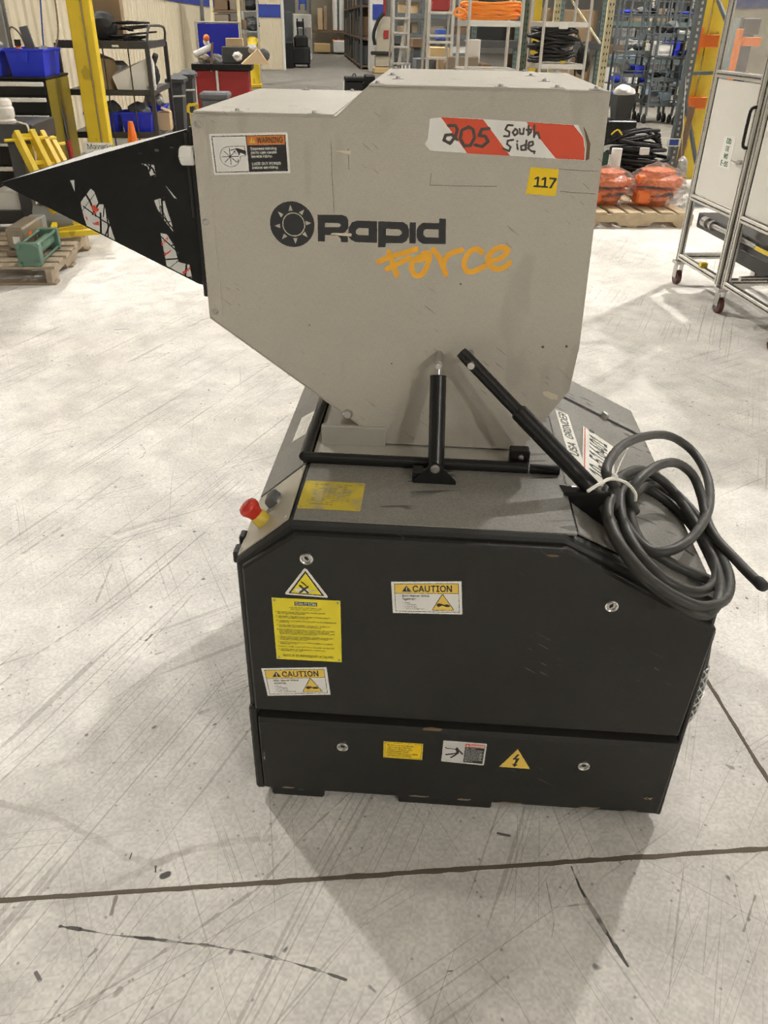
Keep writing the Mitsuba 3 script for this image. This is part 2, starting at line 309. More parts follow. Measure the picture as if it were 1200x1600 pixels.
mat("rack_blue", (0.20, 0.27, 0.32), 0.5); mat("brown", (0.14, 0.09, 0.05), 0.8); mat("tan", (0.45, 0.33, 0.19), 0.8); mat("glue", (0.58, 0.52, 0.40), 0.6); mat("crate", (0.50, 0.36, 0.17), 0.8); mat("beige_robot", (0.34, 0.30, 0.22), 0.5)
mat("panel_white", (0.66, 0.645, 0.59), 0.4); mat("rubber", (0.025, 0.025, 0.027), 0.7); mat("wheel_red", (0.10, 0.035, 0.03), 0.5); mat("hall_wall", (0.30, 0.29, 0.26), 0.7); mat("ceiling", (0.50, 0.495, 0.48), 0.8)
mat("olive", (0.17, 0.13, 0.012), 0.35); mat("wood_light", lambda p, n, uv: mix((0.36, 0.28, 0.17), (0.52, 0.42, 0.28), fbm(p.x * 20, p.y * 4, p.z * 20, 3)), 0.8); mat("navy", (0.012, 0.016, 0.07), 0.5); mat("scuff", (0.21, 0.19, 0.155), 0.6); mat("rope", (0.70, 0.66, 0.60), 0.8); mat("green_print", (0.02, 0.12, 0.07), 0.5); mat("label_blue", (0.03, 0.08, 0.36), 0.5); mat("paper", (0.72, 0.70, 0.64), 0.7); mat("grip_wire", (0.7, 0.7, 0.68), 0.3, 0.8)  # olive: the yellow column's reflection put into the cabinet side's colour
scene["m_clear_sheet"] = {"type": "thindielectric", "int_ior": 1.49}
scene["m_film"] = {"type": "blendbsdf", "weight": 0.08, "a": {"type": "thindielectric", "int_ior": 1.5}, "b": {"type": "twosided", "bsdf": {"type": "principled", "base_color": {"type": "rgb", "value": [0.7, 0.68, 0.66]}, "roughness": 0.3}}}
_put = put
def put(name, mesh, mat, *a, **k): return _put(name, mesh, mat if isinstance(mat, dict) else "m_" + mat, *a, **k)

# ---------------------------------------------------------------- the hall
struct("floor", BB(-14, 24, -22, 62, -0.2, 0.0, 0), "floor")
def ragged_strip(x0, y0, x1, y1, w, seed):
    n = max(8, int(math.hypot(x1 - x0, y1 - y0) / 0.03)); rnd = random.Random(seed); L = math.hypot(x1 - x0, y1 - y0)
    nx, ny = -(y1 - y0) / L, (x1 - x0) / L; a, b = [], []
    for i in range(n + 1):
        t = i / n; u, v = (w * (0.42 + 0.3 * rnd.random() ** 3) for _ in range(2))
        a.append((x0 + (x1 - x0) * t + nx * u, y0 + (y1 - y0) * t + ny * u)); b.append((x0 + (x1 - x0) * t - nx * v, y0 + (y1 - y0) * t - ny * v))
    return XY(Polygon(a + b[::-1]).buffer(0), -0.004, 0.0012)
struct("joint_filler", ragged_strip(-2.5, 1.105, 2.5, 1.095, 0.0110, 1), "joint", "floor")
struct("joint_filler", ragged_strip(1.135, 1.10, 1.135, 1.75, 0.0105, 2), "joint", "floor")
struct("joint_filler", ragged_strip(1.135, 1.75, 1.135, 3.3, 0.004, 3), "joint", "floor")
struct("ceiling", BB(-14, 24, -22, 62, CEIL, CEIL + 0.2, 0), "ceiling")
struct("wall_back", BB(-14, 24, 62, 62.2, 0, CEIL, 0), "hall_wall")
struct("wall_front", BB(-14, 24, -22.2, -22, 0, CEIL, 0), "hall_wall")
struct("wall_right", BB(24, 24.2, -22, 62, 0, CEIL, 0), "hall_wall")
struct("wall_outer", BB(-14.2, -14, -22, 62, 0, CEIL, 0), "hall_wall")
def corrugated(x, y0, y1, z0, z1):
    """A sheet in the plane x with ribs towards +x."""
    pts, y = [], y0
    while y < y1 - 0.01:
        for dy, dx in ((0, 0), (0.16, 0), (0.19, 0.028), (0.27, 0.028), (0.30, 0)):
            if y + dy <= y1: pts.append((x + dx, y + dy))
        y += 0.32
    pts.append((x, y1))
    return XY(Polygon(pts + [(x - 0.02, y1), (x - 0.02, y0)]).buffer(0), z0, z1)
labels["wall_left"] = {"kind": "structure"}
for i in range(15):
    put("cladding_panel", corrugated(-3.2, 6.8 + i * 1.92, 6.8 + (i + 1) * 1.92 - 0.012, 0.0, 2.5), "cream", "wall_left")
put("blue_band", BB(-3.16, -3.15, 8.0, 35.6, 2.02, 2.45, 0), "band_blue", "wall_left", label="dark blue painted band along the top of the cream cladding")
for y in (9.9, 29.5):
    put("steel_post", [BB(-3.17, -3.07, y, y + 0.03, 0, 2.5), BB(-3.17, -3.07, y + 0.14, y + 0.17, 0, 2.5), BB(-3.13, -3.10, y + 0.03, y + 0.14, 0, 2.5)], "grey_steel", "wall_left", label="grey steel post")
for k, (x, y, lx, ly, w) in enumerate(LAMPS):
    o = thing("ceiling_lamp", "white high-bay lamp, " + ORD[k] + " of those inferred from shadows and those added as unseen fill", "lamp", "ceiling lamps of the hall")
    put("housing", BB(x - lx / 2 - 0.05, x + lx / 2 + 0.05, y - ly / 2 - 0.05, y + ly / 2 + 0.05, CEIL - 0.19, CEIL - 0.02, 0.02), "off_white", o)
    kk = put("diffuser", BB(x - lx / 2, x + lx / 2, y - ly / 2, y + ly / 2, CEIL - 0.215, CEIL - 0.195, 0), "white", o)
    scene[kk]["emitter"] = {"type": "area", "radiance": {"type": "rgb", "value": [w / (lx * ly) * c for c in LAMP_TINT]}}

# ---------------------------------------------------------------- the granulator, built square to its own front (rotated 9 degrees in the hall)
G = thing("granulator", "large black granulator with a slanted grey hopper and a coiled cable on its lid", "granulator")
Y_FRONT, Y_DOOR, Y_HOP, Y_BACK, Z_DECK = 1.31, 1.29, 1.663, 2.284, 0.803
XL, XR, CXL, CXR, CZL, CZR = -0.384, 0.608, -0.266, 0.276, 0.700, 0.646
fr = frame(rotz(-9.0)); fr.__enter__()
SN, S0 = np.array([0.42303, 0, 0.90611]), np.array([CXR, 0, Z_DECK])           # the right-hand lid: normal and a point of its plane
LN, L0 = np.array([-0.6594, 0, 0.7518]), np.array([XL, 0, CZL])               # the left-hand slope
outer = [(XL, 0.03), (XL, CZL), (CXL, Z_DECK), (CXR, Z_DECK), (XR, CZR), (XR, 0.03)]
inner = Polygon(outer).buffer(-0.014, join_style=2)
# cabinet shell: a front rim with rounded edges, then the body behind it
P = lambda poly, y: np.array([(x, y, z) for x, z in (poly.exterior.coords if hasattr(poly, "exterior") else poly)])
rim = hull(np.vstack([P(Polygon(outer).buffer(-0.011, join_style=2), Y_FRONT), P(Polygon(outer).buffer(-0.004, join_style=2), Y_FRONT + 0.004), P(outer, Y_FRONT + 0.013), P(outer, Y_FRONT + 0.03)]))
cab = put("cabinet", [rim, XZ(Polygon(outer).buffer(-0.0015, join_style=2), Y_FRONT + 0.03, Y_BACK)], "black", G)
put("deck_sheet", BB(CXL + 0.004, CXR + 0.024, 1.326, 2.27, Z_DECK - 0.004, Z_DECK + 0.0015, 0.001), "deck", cab, label="dusty charcoal top sheet")
def slope_plate(c, d, n, x_pts, y0, y1, t):
    pass
def on_lid(u, y, h=0.0):
    """A point of the right-hand lid: u metres down the slope from its top edge, y, h above the sheet."""
    return S0 + u * np.array([0.90611, 0, -0.42303]) + np.array([0, y, 0]) + SN * h
def on_left(u, y, h=0.0):
    return L0 + u * np.array([0.7518, 0, 0.6594]) + np.array([0, y, 0]) + LN * h
def slab(f, u0, u1, y0, y1, h0, h1, b=0.002):
    pts = []
    for h, e in ((h0, b), (h0 + b, 0), (h1 - b, 0), (h1, b)):
        pts += [f(u, y, h) for u in (u0 + e, u1 - e) for y in (y0 + e, y1 - e)]
    return hull(pts)
lid = put("side_lid", slab(on_lid, 0.006, 0.372, 1.345, 2.088, 0.0, 0.005), "deck", G, label="sloping charcoal lid on the right side")
put("rear_lid", slab(on_lid, 0.006, 0.372, 2.098, Y_BACK, 0.0, 0.005), "deck", G)
put("hinge_rod", CY(on_lid(0.02, 2.093, 0.004), on_lid(0.366, 2.093, 0.004), 0.006, n=10), "gloss_black", lid, smooth=40)
put("latch_knob", LATHE([(0.0, 0.020), (0.010, 0.018), (0.012, 0.008), (0.010, 0.0)], on_lid(0.232, 2.09, 0.004), SN, 12), "steel", lid, smooth=40)
put("screw", LATHE([(0.0, 0.004), (0.008, 0.003), (0.010, 0.0)], on_lid(0.165, 1.935, 0.005), SN, 12), "black_metal", lid)
put("lid_fold", BAR((0.303, 1.35, 0.794), (0.303, 2.26, 0.794), 0.007, 0.007), "gloss_black", lid)
# left slope: control plate in front, plain sheet behind
put("left_slope_sheet", slab(on_left, 0.002, 0.152, 1.572, Y_BACK, 0.0, 0.004), "deck", G)
cp = put("control_plate", slab(on_left, 0.004, 0.150, 1.332, 1.562, 0.0, 0.004, 0.001), "control_plate", G, label="bare beige control plate with the switches")
for u, y in ((0.012, 1.345), (0.142, 1.345), (0.012, 1.55), (0.142, 1.55)):
    put("screw", LATHE([(0.0, 0.003), (0.004, 0.002), (0.005, 0.0)], on_left(u, y, 0.004), LN, 10), "steel", cp)
eb = put("stop_button", LATHE([(0.0, 0.058), (0.012, 0.0575), (0.019, 0.054), (0.0225, 0.047), (0.0225, 0.041), (0.0175, 0.031), (0.0150, 0.024), (0.0145, 0.020), (0.0, 0.020)], on_left(0.062, 1.405, 0.004), LN, 28), "red_knob", G, smooth=40, label="red mushroom emergency stop button")
put("collar", LATHE([(0.0, 0.022), (0.0165, 0.022), (0.0175, 0.020), (0.0175, 0.0), (0.0, 0.0)], on_left(0.062, 1.405, 0.004), LN, 24), "collar", eb, smooth=40, label="brass yellow collar")
sw = put("switch_knob", hull([on_left(0.082 + du, 1.468 + dy, h) for h, s in ((0.006, 1.0), (0.022, 0.9), (0.026, 0.7)) for du, dy in ((-0.012 * s, -0.024 * s), (0.012 * s, -0.024 * s), (0.012 * s, 0.020 * s), (-0.012 * s, 0.020 * s))]), "grey_plastic", G, label="dark grey rotary switch")
put("bezel", LATHE([(0.0, 0.006), (0.016, 0.006), (0.018, 0.0)], on_left(0.082, 1.462, 0.004), LN, 18), "steel", sw)
put("indicator", CY(on_left(0.066, 1.438, 0.004), on_left(0.066, 1.438, 0.012), 0.006, n=12), "steel", sw)
put("hinge_tab", [BB(XL - 0.012, XL + 0.004, 1.34, 1.375, CZL - 0.022, CZL + 0.006, 0.003)], "gloss_black", G)
put("hinge_tab", [BB(XL - 0.010, XL + 0.004, 1.39, 1.42, CZL - 0.012, CZL + 0.012, 0.003)], "gloss_black", G)
# front doors
up = [(-0.366, 0.304), (-0.366, 0.703), (-0.257, 0.787), (0.281, 0.787), (0.602, 0.612), (0.590, 0.304)]
ud = put("upper_door", bevel_xz(up, Y_DOOR, Y_FRONT + 0.002, 0.005), "black", G)
prof = [(1.312, 0.040), (1.296, 0.036), (1.291, 0.042), (1.286, 0.118), (1.285, 0.270), (1.290, 0.283), (1.312, 0.287)]
ld = put("lower_panel", hull([(x, y, z) for x in (-0.356, 0.592) for y, z in prof] + [(x, y + 0.003, z) for x in (-0.360, 0.596) for y, z in prof if y < 1.30]), "black", G)
put("frame_post", BB(XL, -0.360, 1.300, Y_FRONT + 0.02, 0.022, 0.30, 0.006), "black", cab); put("frame_post", BB(0.596, XR, 1.302, Y_FRONT + 0.02, 0.022, 0.60, 0.006), "black", cab)
def lock(x, z, y, slot, parent):
    k = put("quarter_turn_lock", LATHE([(0.0093, -0.001), (0.0095, 0.0035), (0.0115, 0.0050), (0.0135, 0.0040), (0.0145, 0.0), (0.0145, -0.002)], (x, y, z), (0, -1, 0), 28), "chrome", parent, smooth=35, label="round chrome lock")
    put("cylinder", LATHE([(0.0, 0.0010), (0.0088, 0.0010), (0.0094, -0.0005)], (x, y, z), (0, -1, 0), 24), "steel", k)
    a = math.radians(slot); p = affinity.rotate(sbox(-0.0052, -0.0022, 0.0052, 0.0022), slot, origin=(0, 0)).union(Point(0, 0).buffer(0.0034, 6))
    put("slot", XZ(affinity.translate(p, x, z), y - 0.0018, y - 0.0008), "dark", k)
lock(-0.231, 0.737, Y_DOOR, -45, ud); lock(0.383, 0.661, Y_DOOR, 60, ud); lock(-0.164, 0.209, 1.2855, -20, ld); lock(0.395, 0.198, 1.2855, 10, ld)
for (x0, x1, y0, z0, z1) in ((-0.345, -0.215, 1.302, 0.0, 0.034), (-0.03, 0.20, 1.304, 0.0, 0.036), (-0.34, -0.18, 2.05, 0.0, 0.032), (0.40, 0.56, 2.05, 0.0, 0.032)):
    put("foot", BB(x0, x1, y0, y0 + 0.16, z0, z1, 0.004), "black", G)
put("floor_frame", [BB(-0.35, 0.575, 1.40, 1.46, 0.02, 0.05, 0.003), BB(-0.35, 0.575, 2.12, 2.18, 0.02, 0.05, 0.003)], "dark", G)
# opening in the deck under the hopper
fm = put("opening_frame", [TU([(-0.278, 1.571, 0.815), (0.222, 1.571, 0.815)], 0.013, 10, 0), TU([(0.228, 1.571, 0.813), (0.292, 1.571, 0.813)], 0.011, 10, 0), TU([(-0.277, 1.574, 0.815), (-0.277, 2.26, 0.815)], 0.013, 10, 0)], "gloss_black", G, smooth=40, label="worn black tube frame around the chamber")
put("chamber_plate", [BB(-0.262, 0.21, 1.586, 2.25, 0.8040, 0.8075, 0.001), BB(-0.250, -0.10, 1.655, 1.668, 0.806, 0.855, 0.002)], "hopper_inner", G, label="light grey cutting chamber cover")
put("catch_block", BB(0.182, 0.226, 1.583, 1.615, 0.806, 0.848, 0.003), "gloss_black", G)
put("catch_screw", LATHE([(0.0, 0.004), (0.006, 0.003), (0.007, 0.0)], (0.206, 1.583, 0.834), (0, -1, 0), 10), "steel", G)
put("chamber_bolt", LATHE([(0.0, 0.012), (0.008, 0.012), (0.011, 0.006), (0.012, 0.0)], (-0.188, 1.664, 0.884), (0, -1, 0.2), 16), "steel", G, smooth=35)
# ---- hopper
hz = [(-0.489, 1.099), (-0.487, 1.496), (-0.206, 1.498), (-0.148, 1.548), (0.300, 1.550), (0.313, 1.061), (0.305, 0.961), (0.212, 0.811), (-0.152, 0.811), (-0.156, 0.853)]
hp = Polygon(hz); ins = hp.buffer(-0.003, join_style=2)
def shell(y0, y1, b):
    f, s = XZ(hp, y0 + b, y1 - b), []
    return f
hop = put("hopper", [XZ(hp, Y_HOP + 0.003, 2.31), XZ(hp.buffer(-0.0025, join_style=2), Y_HOP, 2.313)], "hopper", G, label="slanted warm grey sheet metal hopper")
put("top_sheet", BB(-0.145, 0.218, Y_HOP + 0.006, 2.30, 1.548, 1.5525, 0.001), "hopper", hop)
put("top_sheet", BB(0.222, 0.297, Y_HOP + 0.010, 2.30, 1.5485, 1.5510, 0.001), "hopper", hop)
put("top_sheet", BB(-0.483, -0.212, Y_HOP + 0.006, 2.30, 1.496, 1.5005, 0.001), "hopper", hop)
put("edge_strip", [BB(-0.486, -0.4585, Y_HOP - 0.0022, Y_HOP + 0.001, 1.105, 1.492, 0.0006)], "hopper", hop)
put("bottom_lip", BAR((-0.489, Y_HOP + 0.012, 1.098), (-0.157, Y_HOP + 0.012, 0.853), 0.022, 0.003), "hopper", hop)
for x, y in ((-0.13, 1.69), (-0.13, 2.28), (-0.12, 1.98), (0.02, 2.29), (0.10, 1.68), (0.19, 2.28), (0.19, 2.08), (0.20, 1.88), (0.205, 1.69), (0.275, 1.68), (0.27, 2.28), (-0.1, 1.85)):
    put("rivet_tab", [BB(x - 0.012, x + 0.012, y - 0.008, y + 0.008, 1.5524, 1.5534, 0.0003), LATHE([(0, 0.005), (0.004, 0.004), (0.005, 0.0)], (x, y, 1.5530), (0, 0, 1), 8)], "dull_alu", hop)
for x, y in ((-0.25, 1.68), (-0.36, 2.28), (-0.24, 2.28), (-0.40, 1.685)):
    put("rivet_tab", [BB(x - 0.012, x + 0.012, y - 0.008, y + 0.008, 1.5004, 1.5014, 0.0003), LATHE([(0, 0.005), (0.004, 0.004), (0.005, 0.0)], (x, y, 1.5010), (0, 0, 1), 8)], "dull_alu", hop)
for x, z in ((-0.474, 1.478), (-0.476, 1.298), (-0.474, 1.113)):
    put("screw", [LATHE([(0.0, 0.003), (0.004, 0.0032), (0.0065, 0.001), (0.007, 0.0)], (x, Y_HOP - 0.002, z), (0, -1, 0), 14)], "dull_alu", hop, smooth=40)
for x, z, r in ((0.235, 1.062, .003), (0.285, 1.065, .003), (0.05, 1.19, .0018), (-0.27, 1.09, .0015), (-0.09, 1.01, .0015)):
    put("rust_pit", XZ(Point(x, z).buffer(r, 4), Y_HOP - 0.0006, Y_HOP), "brown", hop)
# torn glue marks on the face
for gm in [XZ(Polygon([(-0.2113,1.438),(-0.1777,1.439),(-0.1785,1.432),(-0.1945,1.435)]), Y_HOP - 0.0006, Y_HOP), XZ(Polygon([(-0.2218,1.282),(-0.2149,1.285),(-0.1769,1.285),(-0.1778,1.279),(-0.1989,1.28)]), Y_HOP - 0.0016, Y_HOP - 0.0011), XZ(Polygon([(0.2474,0.9585),(0.2572,0.9603),(0.2814,0.9514),(0.2817,0.9406),(0.2674,0.9421),(0.2495,0.9508)]), Y_HOP - 0.0006, Y_HOP)]: put("glue_residue", gm, "glue", hop)
for pts in ([(-0.2162,1.454),(-0.2157,1.401),(-0.2135,1.351),(-0.2128,1.323)], [(-0.1833,1.443),(-0.182,1.405)], [(-0.021,1.403),(-0.023,1.381),(0.0251,1.381),(0.1072,1.382)], [(0.2303,1.377),(0.2564,1.375),(0.2992,1.374)], [(0.2233,1.417),(0.2618,1.415),(0.2982,1.415)]):
    put("scratch", XZ(LineString(pts).buffer(0.0006, 2), Y_HOP - 0.0005, Y_HOP), "scuff", hop)
put("weld_nut", LATHE([(0.0, 0.030), (0.015, 0.030), (0.0195, 0.026), (0.0195, 0.004), (0.014, 0.0)], (-0.4895, 1.680, 1.420), (-1, 0, 0), 6), "white", hop, smooth=30, label="pale hexagonal nut on the hopper side")
# ---- hinged side guard of the feed opening
cg = put("feed_chute", XZ(Polygon([(-0.911, 1.354), (-0.909, 1.356), (-0.502, 1.466), (-0.502, 1.158), (-0.514, 1.160), (-0.908, 1.352)]), 1.698, 1.702), "chute", G, label="black wedge-shaped feed chute with torn red and white tape")
def along(a, b, t): return (a[0] + (b[0] - a[0]) * t, a[1] + (b[1] - a[1]) * t)
A_, B_ = (-0.911, 1.354), (-0.502, 1.466)
put("top_sheet", hull([(x, y, z + dz) for x, y, z in ((A_[0], 1.7005, A_[1]), (B_[0], 1.7005, B_[1]), (B_[0], 1.745, B_[1] - .001), (A_[0] + .015, 2.16, A_[1] + .003)) for dz in (-0.003, 0.0)]), "sticker_grey", cg, label="dusty pale top sheet of the feed chute")
put("bottom_sheet", hull([(x, y, z + dz) for x, y, z in ((-0.910, 1.7025, 1.353), (-0.505, 1.7025, 1.160), (-0.505, 1.745, 1.160), (-0.895, 2.16, 1.3555)) for dz in (0.0, 0.003)]), "chute", cg)
put("hinge_strip", [BB(-0.5045, -0.494, 1.690, 1.712, 1.135, 1.470, 0.002)], "gloss_black", cg)
put("hinge_pin", CY((-0.507, 1.694, 1.30), (-0.507, 1.694, 1.46), 0.006, n=10), "gloss_black", cg)
put("bolt", LATHE([(0.0, 0.010), (0.006, 0.010), (0.008, 0.0)], (-0.522, 1.698, 1.418), (0, -1, 0), 6), "black_metal", cg)
def shard(px, seed, n=3):
    """A torn piece of tape: its outline broken up."""
    rnd = random.Random(seed); p = Polygon(px); cut = []
    x0, z0, x1, z1 = p.bounds
    for _ in range(int(n)):
        x, z = rnd.uniform(x0, x1), rnd.uniform(z0, z1); a = rnd.uniform(0, 3.1); l = rnd.uniform(.2, .6) * (z1 - z0)
        cut.append(LineString([(x - l * math.cos(a), z - l * math.sin(a)), (x + rnd.uniform(-.004, .004), z), (x + l * math.cos(a), z + l * math.sin(a))]).buffer(rnd.uniform(.0006, .0022), 1))
    return p.difference(unary_union(cut))
for i, px in enumerate(([(-0.7477,1.322),(-0.7215,1.349),(-0.7148,1.344),(-0.7096,1.319),(-0.698,1.319),(-0.6972,1.302),(-0.6868,1.247),(-0.6994,1.254),(-0.7429,1.275),(-0.7466,1.296)], [(-0.5863,1.265),(-0.5728,1.263),(-0.5602,1.24),(-0.5546,1.206),(-0.5314,1.201),(-0.5287,1.172),(-0.5571,1.184),(-0.5814,1.197),(-0.5834,1.227)], [(-0.5909,1.33),(-0.569,1.337),(-0.5674,1.32),(-0.5601,1.288),(-0.5585,1.269),(-0.5765,1.294),(-0.5857,1.312)], [(-0.6073,1.4),(-0.5816,1.398),(-0.5806,1.377),(-0.592,1.377),(-0.5952,1.394)], [(-0.7616,1.364),(-0.753,1.365),(-0.7564,1.343)], [(-0.5624,1.359),(-0.5427,1.335),(-0.5482,1.336)])):
    put("torn_tape", XZ(shard(px, i, (8, 7, 9, 7, 0, 0)[i]), 1.6972, 1.698), "sticker_grey", cg, label="torn remains of a silvery tape")
for i, px in enumerate(([(-0.7257,1.315),(-0.7112,1.321),(-0.7103,1.308),(-0.7232,1.297)], [(-0.5868,1.246),(-0.5716,1.258),(-0.571,1.253),(-0.5865,1.239)], [(-0.5491,1.185),(-0.5299,1.197),(-0.5296,1.192),(-0.5457,1.18)], [(-0.7434,1.293),(-0.7396,1.292),(-0.7376,1.282)], [(-0.5839,1.224),(-0.569,1.232),(-0.5675,1.229),(-0.5818,1.218)], [(-0.7297,1.282),(-0.7156,1.285),(-0.7158,1.277),(-0.7266,1.278)])):
    put("torn_tape", XZ(shard(px, i + 20, 3), 1.6962, 1.697), "red_print", cg, label="torn red tape stripe")
for i, (x, z, w, h) in enumerate(((-0.30, 0.046, .03, .003), (0.02, 0.047, .05, .003), (0.13, 0.046, .035, .004), (0.24, 0.045, .06, .003), (0.43, 0.047, .05, .004), (0.56, 0.100, .02, .006), (-0.352, 0.155, .004, .02), (0.53, 0.046, .03, .003))):
    put("paint_chip", XZ(shard([(x - w / 2, z), (x - w * .2, z + h), (x + w * .1, z + h * .5), (x + w / 2, z + h * .8), (x + w * .3, z - h * .4), (x - w * .3, z - h * .5)], 60 + i, 2), 1.2845, 1.2855) if z > .09 else XZ(Polygon([(x - w / 2, z), (x - w * .2, z + h), (x + w * .1, z + h * .5), (x + w / 2, z + h * .8), (x + w * .3, z - h * .4), (x - w * .3, z - h * .5)]), 1.2885, 1.2905), "beige_metal", ld)
put("paint_chip", XZ(affinity.scale(Point(0.252, 0.7745).buffer(0.008, 6), 1.5, 0.32), Y_DOOR - 0.0006, Y_DOOR), "brown", ud)
put("rust_smear", hull([(0.020, 1.2855, 0.2785), (0.060, 1.2855, 0.2785), (0.022, 1.2885, 0.2835), (0.066, 1.2885, 0.2835), (0.040, 1.292, 0.2845)]), "brown", ld)
# ---- two gas struts and their brackets
def bracket(c, u, w, h, t, bolt, n):
    """A triangular gusset: foot centre c, along u, its pivot bolt h above."""
    u, n = np.asarray(u, float), np.asarray(n, float); up = np.array([0, 0, 1.0]); c = np.asarray(c, float); pts = []
    for d in (0, t):
        q = c + n * d
        pts += [q - u * w / 2, q + u * w / 2, q - u * w / 2 + up * 0.008, q + u * w / 2 + up * 0.008]
        pts += [q + up * h + u * 0.013 * math.cos(a) + up * 0.013 * math.sin(a) for a in np.linspace(-0.2, math.pi + 0.2, 9)]
    b = put("strut_bracket", hull(pts), "gloss_black", G, label="black triangular strut bracket")
    put("pivot_bolt", [LATHE([(0.0, 0.006), (0.006, 0.006), (0.0075, 0.0)], c + up * h, -n, 6), LATHE([(0.0, 0.003), (0.010, 0.002), (0.0105, 0.0)], c + up * h, -n, 16)], "steel", b, smooth=30)
    return b
bracket((0.017, 1.497, Z_DECK), (1, 0, 0), 0.092, 0.038, 0.005, True, (0, 1, 0))
put("strut_bracket", BB(-0.031, -0.008, 1.503, 1.535, Z_DECK, Z_DECK + 0.025, 0.002), "gloss_black", G)
s1a, s1b = np.array([0.019, 1.513, 0.838]), np.array([0.0135, 1.603, 1.010])
d1 = (s1b - s1a) / np.linalg.norm(s1b - s1a)
st = put("gas_strut", CY(s1a, s1b, 0.0175, n=20), "gloss_black", G, smooth=40, label="short upright black gas strut")
put("pivot", [CY(s1b - d1 * 0.004, s1b + d1 * 0.030, 0.008, n=12), CY(s1b + d1 * 0.028 + np.array([0, -0.016, 0]), s1b + d1 * 0.028 + np.array([0, 0.050, 0.0]), 0.009, n=14), LATHE([(0, .006), (.006, .006), (.008, 0)], s1b + d1 * 0.028 + np.array([0, -0.016, 0]), (0, -1, 0), 12)], "steel", st, smooth=40)
s2a, s2b, s2m = np.array([0.348, 1.475, 0.824]), np.array([0.064, 1.602, 1.060]), None
d2 = (s2b - s2a) / np.linalg.norm(s2b - s2a); s2m = s2a + (s2b - s2a) * 0.60
st = put("gas_strut", LATHE([(0.0, -0.005), (0.0170, -0.005), (0.0185, 0.0), (0.0185, 0.222), (0.0165, 0.226), (0.0135, 0.228), (0.0135, 0.385), (0.0115, 0.398), (0.0, 0.398)], s2a, d2, 20), "gloss_black", G, smooth=35, label="long slanting black gas strut with a thinner rod")
put("pivot", [CY(s2b - d2 * 0.022 + np.array([0, -0.024, 0]), s2b - d2 * 0.022 + np.array([0, 0.055, 0]), 0.0075, n=14)], "steel", st, smooth=40)
bk = np.array([0.345, 1.455, 0.772])
b2 = put("strut_bracket", hull([bk + np.array(o) for o in ((-0.055, 0.020, 0.030), (-0.050, 0.022, 0.040), (0.035, -0.035, -0.030), (0.045, -0.030, 0.048), (0.030, -0.024, 0.066), (0.010, -0.012, 0.060), (-0.055, 0.026, 0.030), (0.035, -0.028, -0.030), (0.045, -0.023, 0.048), (0.030, -0.017, 0.066))]), "gloss_black", G, label="black strut bracket beside the cable")
put("pivot_bolt", LATHE([(0.0, 0.007), (0.007, 0.007), (0.0085, 0.0)], bk + np.array([0.022, -0.0285, 0.034]), (-0.55, -0.8, 0.1), 8), "black_metal", b2)
put("bracket_flange", hull([bk + np.array(o) for o in ((-0.058, 0.062, 0.034), (-0.050, 0.022, 0.036), (0.030, -0.016, 0.064), (0.016, 0.036, 0.044), (-0.058, 0.062, 0.030), (-0.050, 0.022, 0.032), (0.030, -0.016, 0.058), (0.016, 0.036, 0.040))]), "gloss_black", b2)
put("pivot_bolt", LATHE([(0.0, 0.006), (0.006, 0.006), (0.008, 0.0)], bk + np.array([-0.030, 0.042, 0.036]), (0.1, 0, 1), 8), "steel", b2)
# ---- mains cable: coil hung on the lid, free end, wire grip on the right side
def px_path(pts): return pts
CAB = 0.0109
loops = [
    [(0.3885,1.459,0.8408), (0.3712,1.481,0.8654), (0.4336,1.648,0.8363), (0.5216,1.797,0.7953), (0.6222,1.91,0.7483), (0.6941,1.917,0.7037), (0.7071,1.81,0.6866), (0.6647,1.645,0.6953), (0.5899,1.49,0.7192), (0.5213,1.393,0.7402), (0.4747,1.375,0.7399), (0.4464,1.399,0.7443), (0.4181,1.443,0.7663), (0.3903,1.442,0.8124)],
    [(0.3863,1.454,0.8253), (0.3685,1.394,0.8171), (0.371,1.315,0.8104), (0.3925,1.266,0.7948), (0.4245,1.229,0.7744), (0.4772,1.208,0.7497), (0.529,1.211,0.7311), (0.5901,1.27,0.7081), (0.631,1.364,0.689), (0.6509,1.476,0.6686), (0.656,1.623,0.6552), (0.6189,1.73,0.6726), (0.556,1.751,0.7019), (0.4716,1.651,0.7634), (0.4129,1.533,0.8129)],
    [(0.422,1.516,0.7976), (0.4051,1.435,0.7944), (0.4089,1.345,0.7871), (0.4341,1.288,0.7699), (0.4765,1.26,0.7446), (0.5378,1.277,0.7159), (0.5927,1.344,0.6903), (0.6281,1.438,0.6682), (0.6374,1.562,0.6529), (0.6044,1.666,0.6683), (0.5477,1.706,0.6948), (0.4798,1.642,0.7485)],
    [(0.4576,1.548,0.7699), (0.4366,1.48,0.7687), (0.4483,1.408,0.7434), (0.4914,1.378,0.7233), (0.5472,1.372,0.6972), (0.5926,1.378,0.676), (0.6109,1.354,0.6741), (0.6336,1.426,0.6524), (0.6366,1.52,0.651), (0.6321,1.644,0.6531), (0.6037,1.739,0.6664), (0.5376,1.709,0.7105)],
    [(0.3814,1.487,0.8165), (0.3721,1.429,0.7988), (0.3784,1.362,0.7848), (0.3963,1.309,0.7709), (0.4257,1.266,0.7517), (0.4692,1.23,0.7336), (0.5151,1.203,0.721), (0.5482,1.218,0.7166), (0.5853,1.289,0.7103), (0.633,1.454,0.666), (0.6208,1.596,0.6827), (0.582,1.705,0.7118), (0.5117,1.698,0.7557), (0.4384,1.586,0.801)],
]
cbl = put("mains_cable", TU(loops[0], CAB, 12, 6, True), "cable", G, smooth=True, label="thick black rubber cable coiled on the right-hand lid")
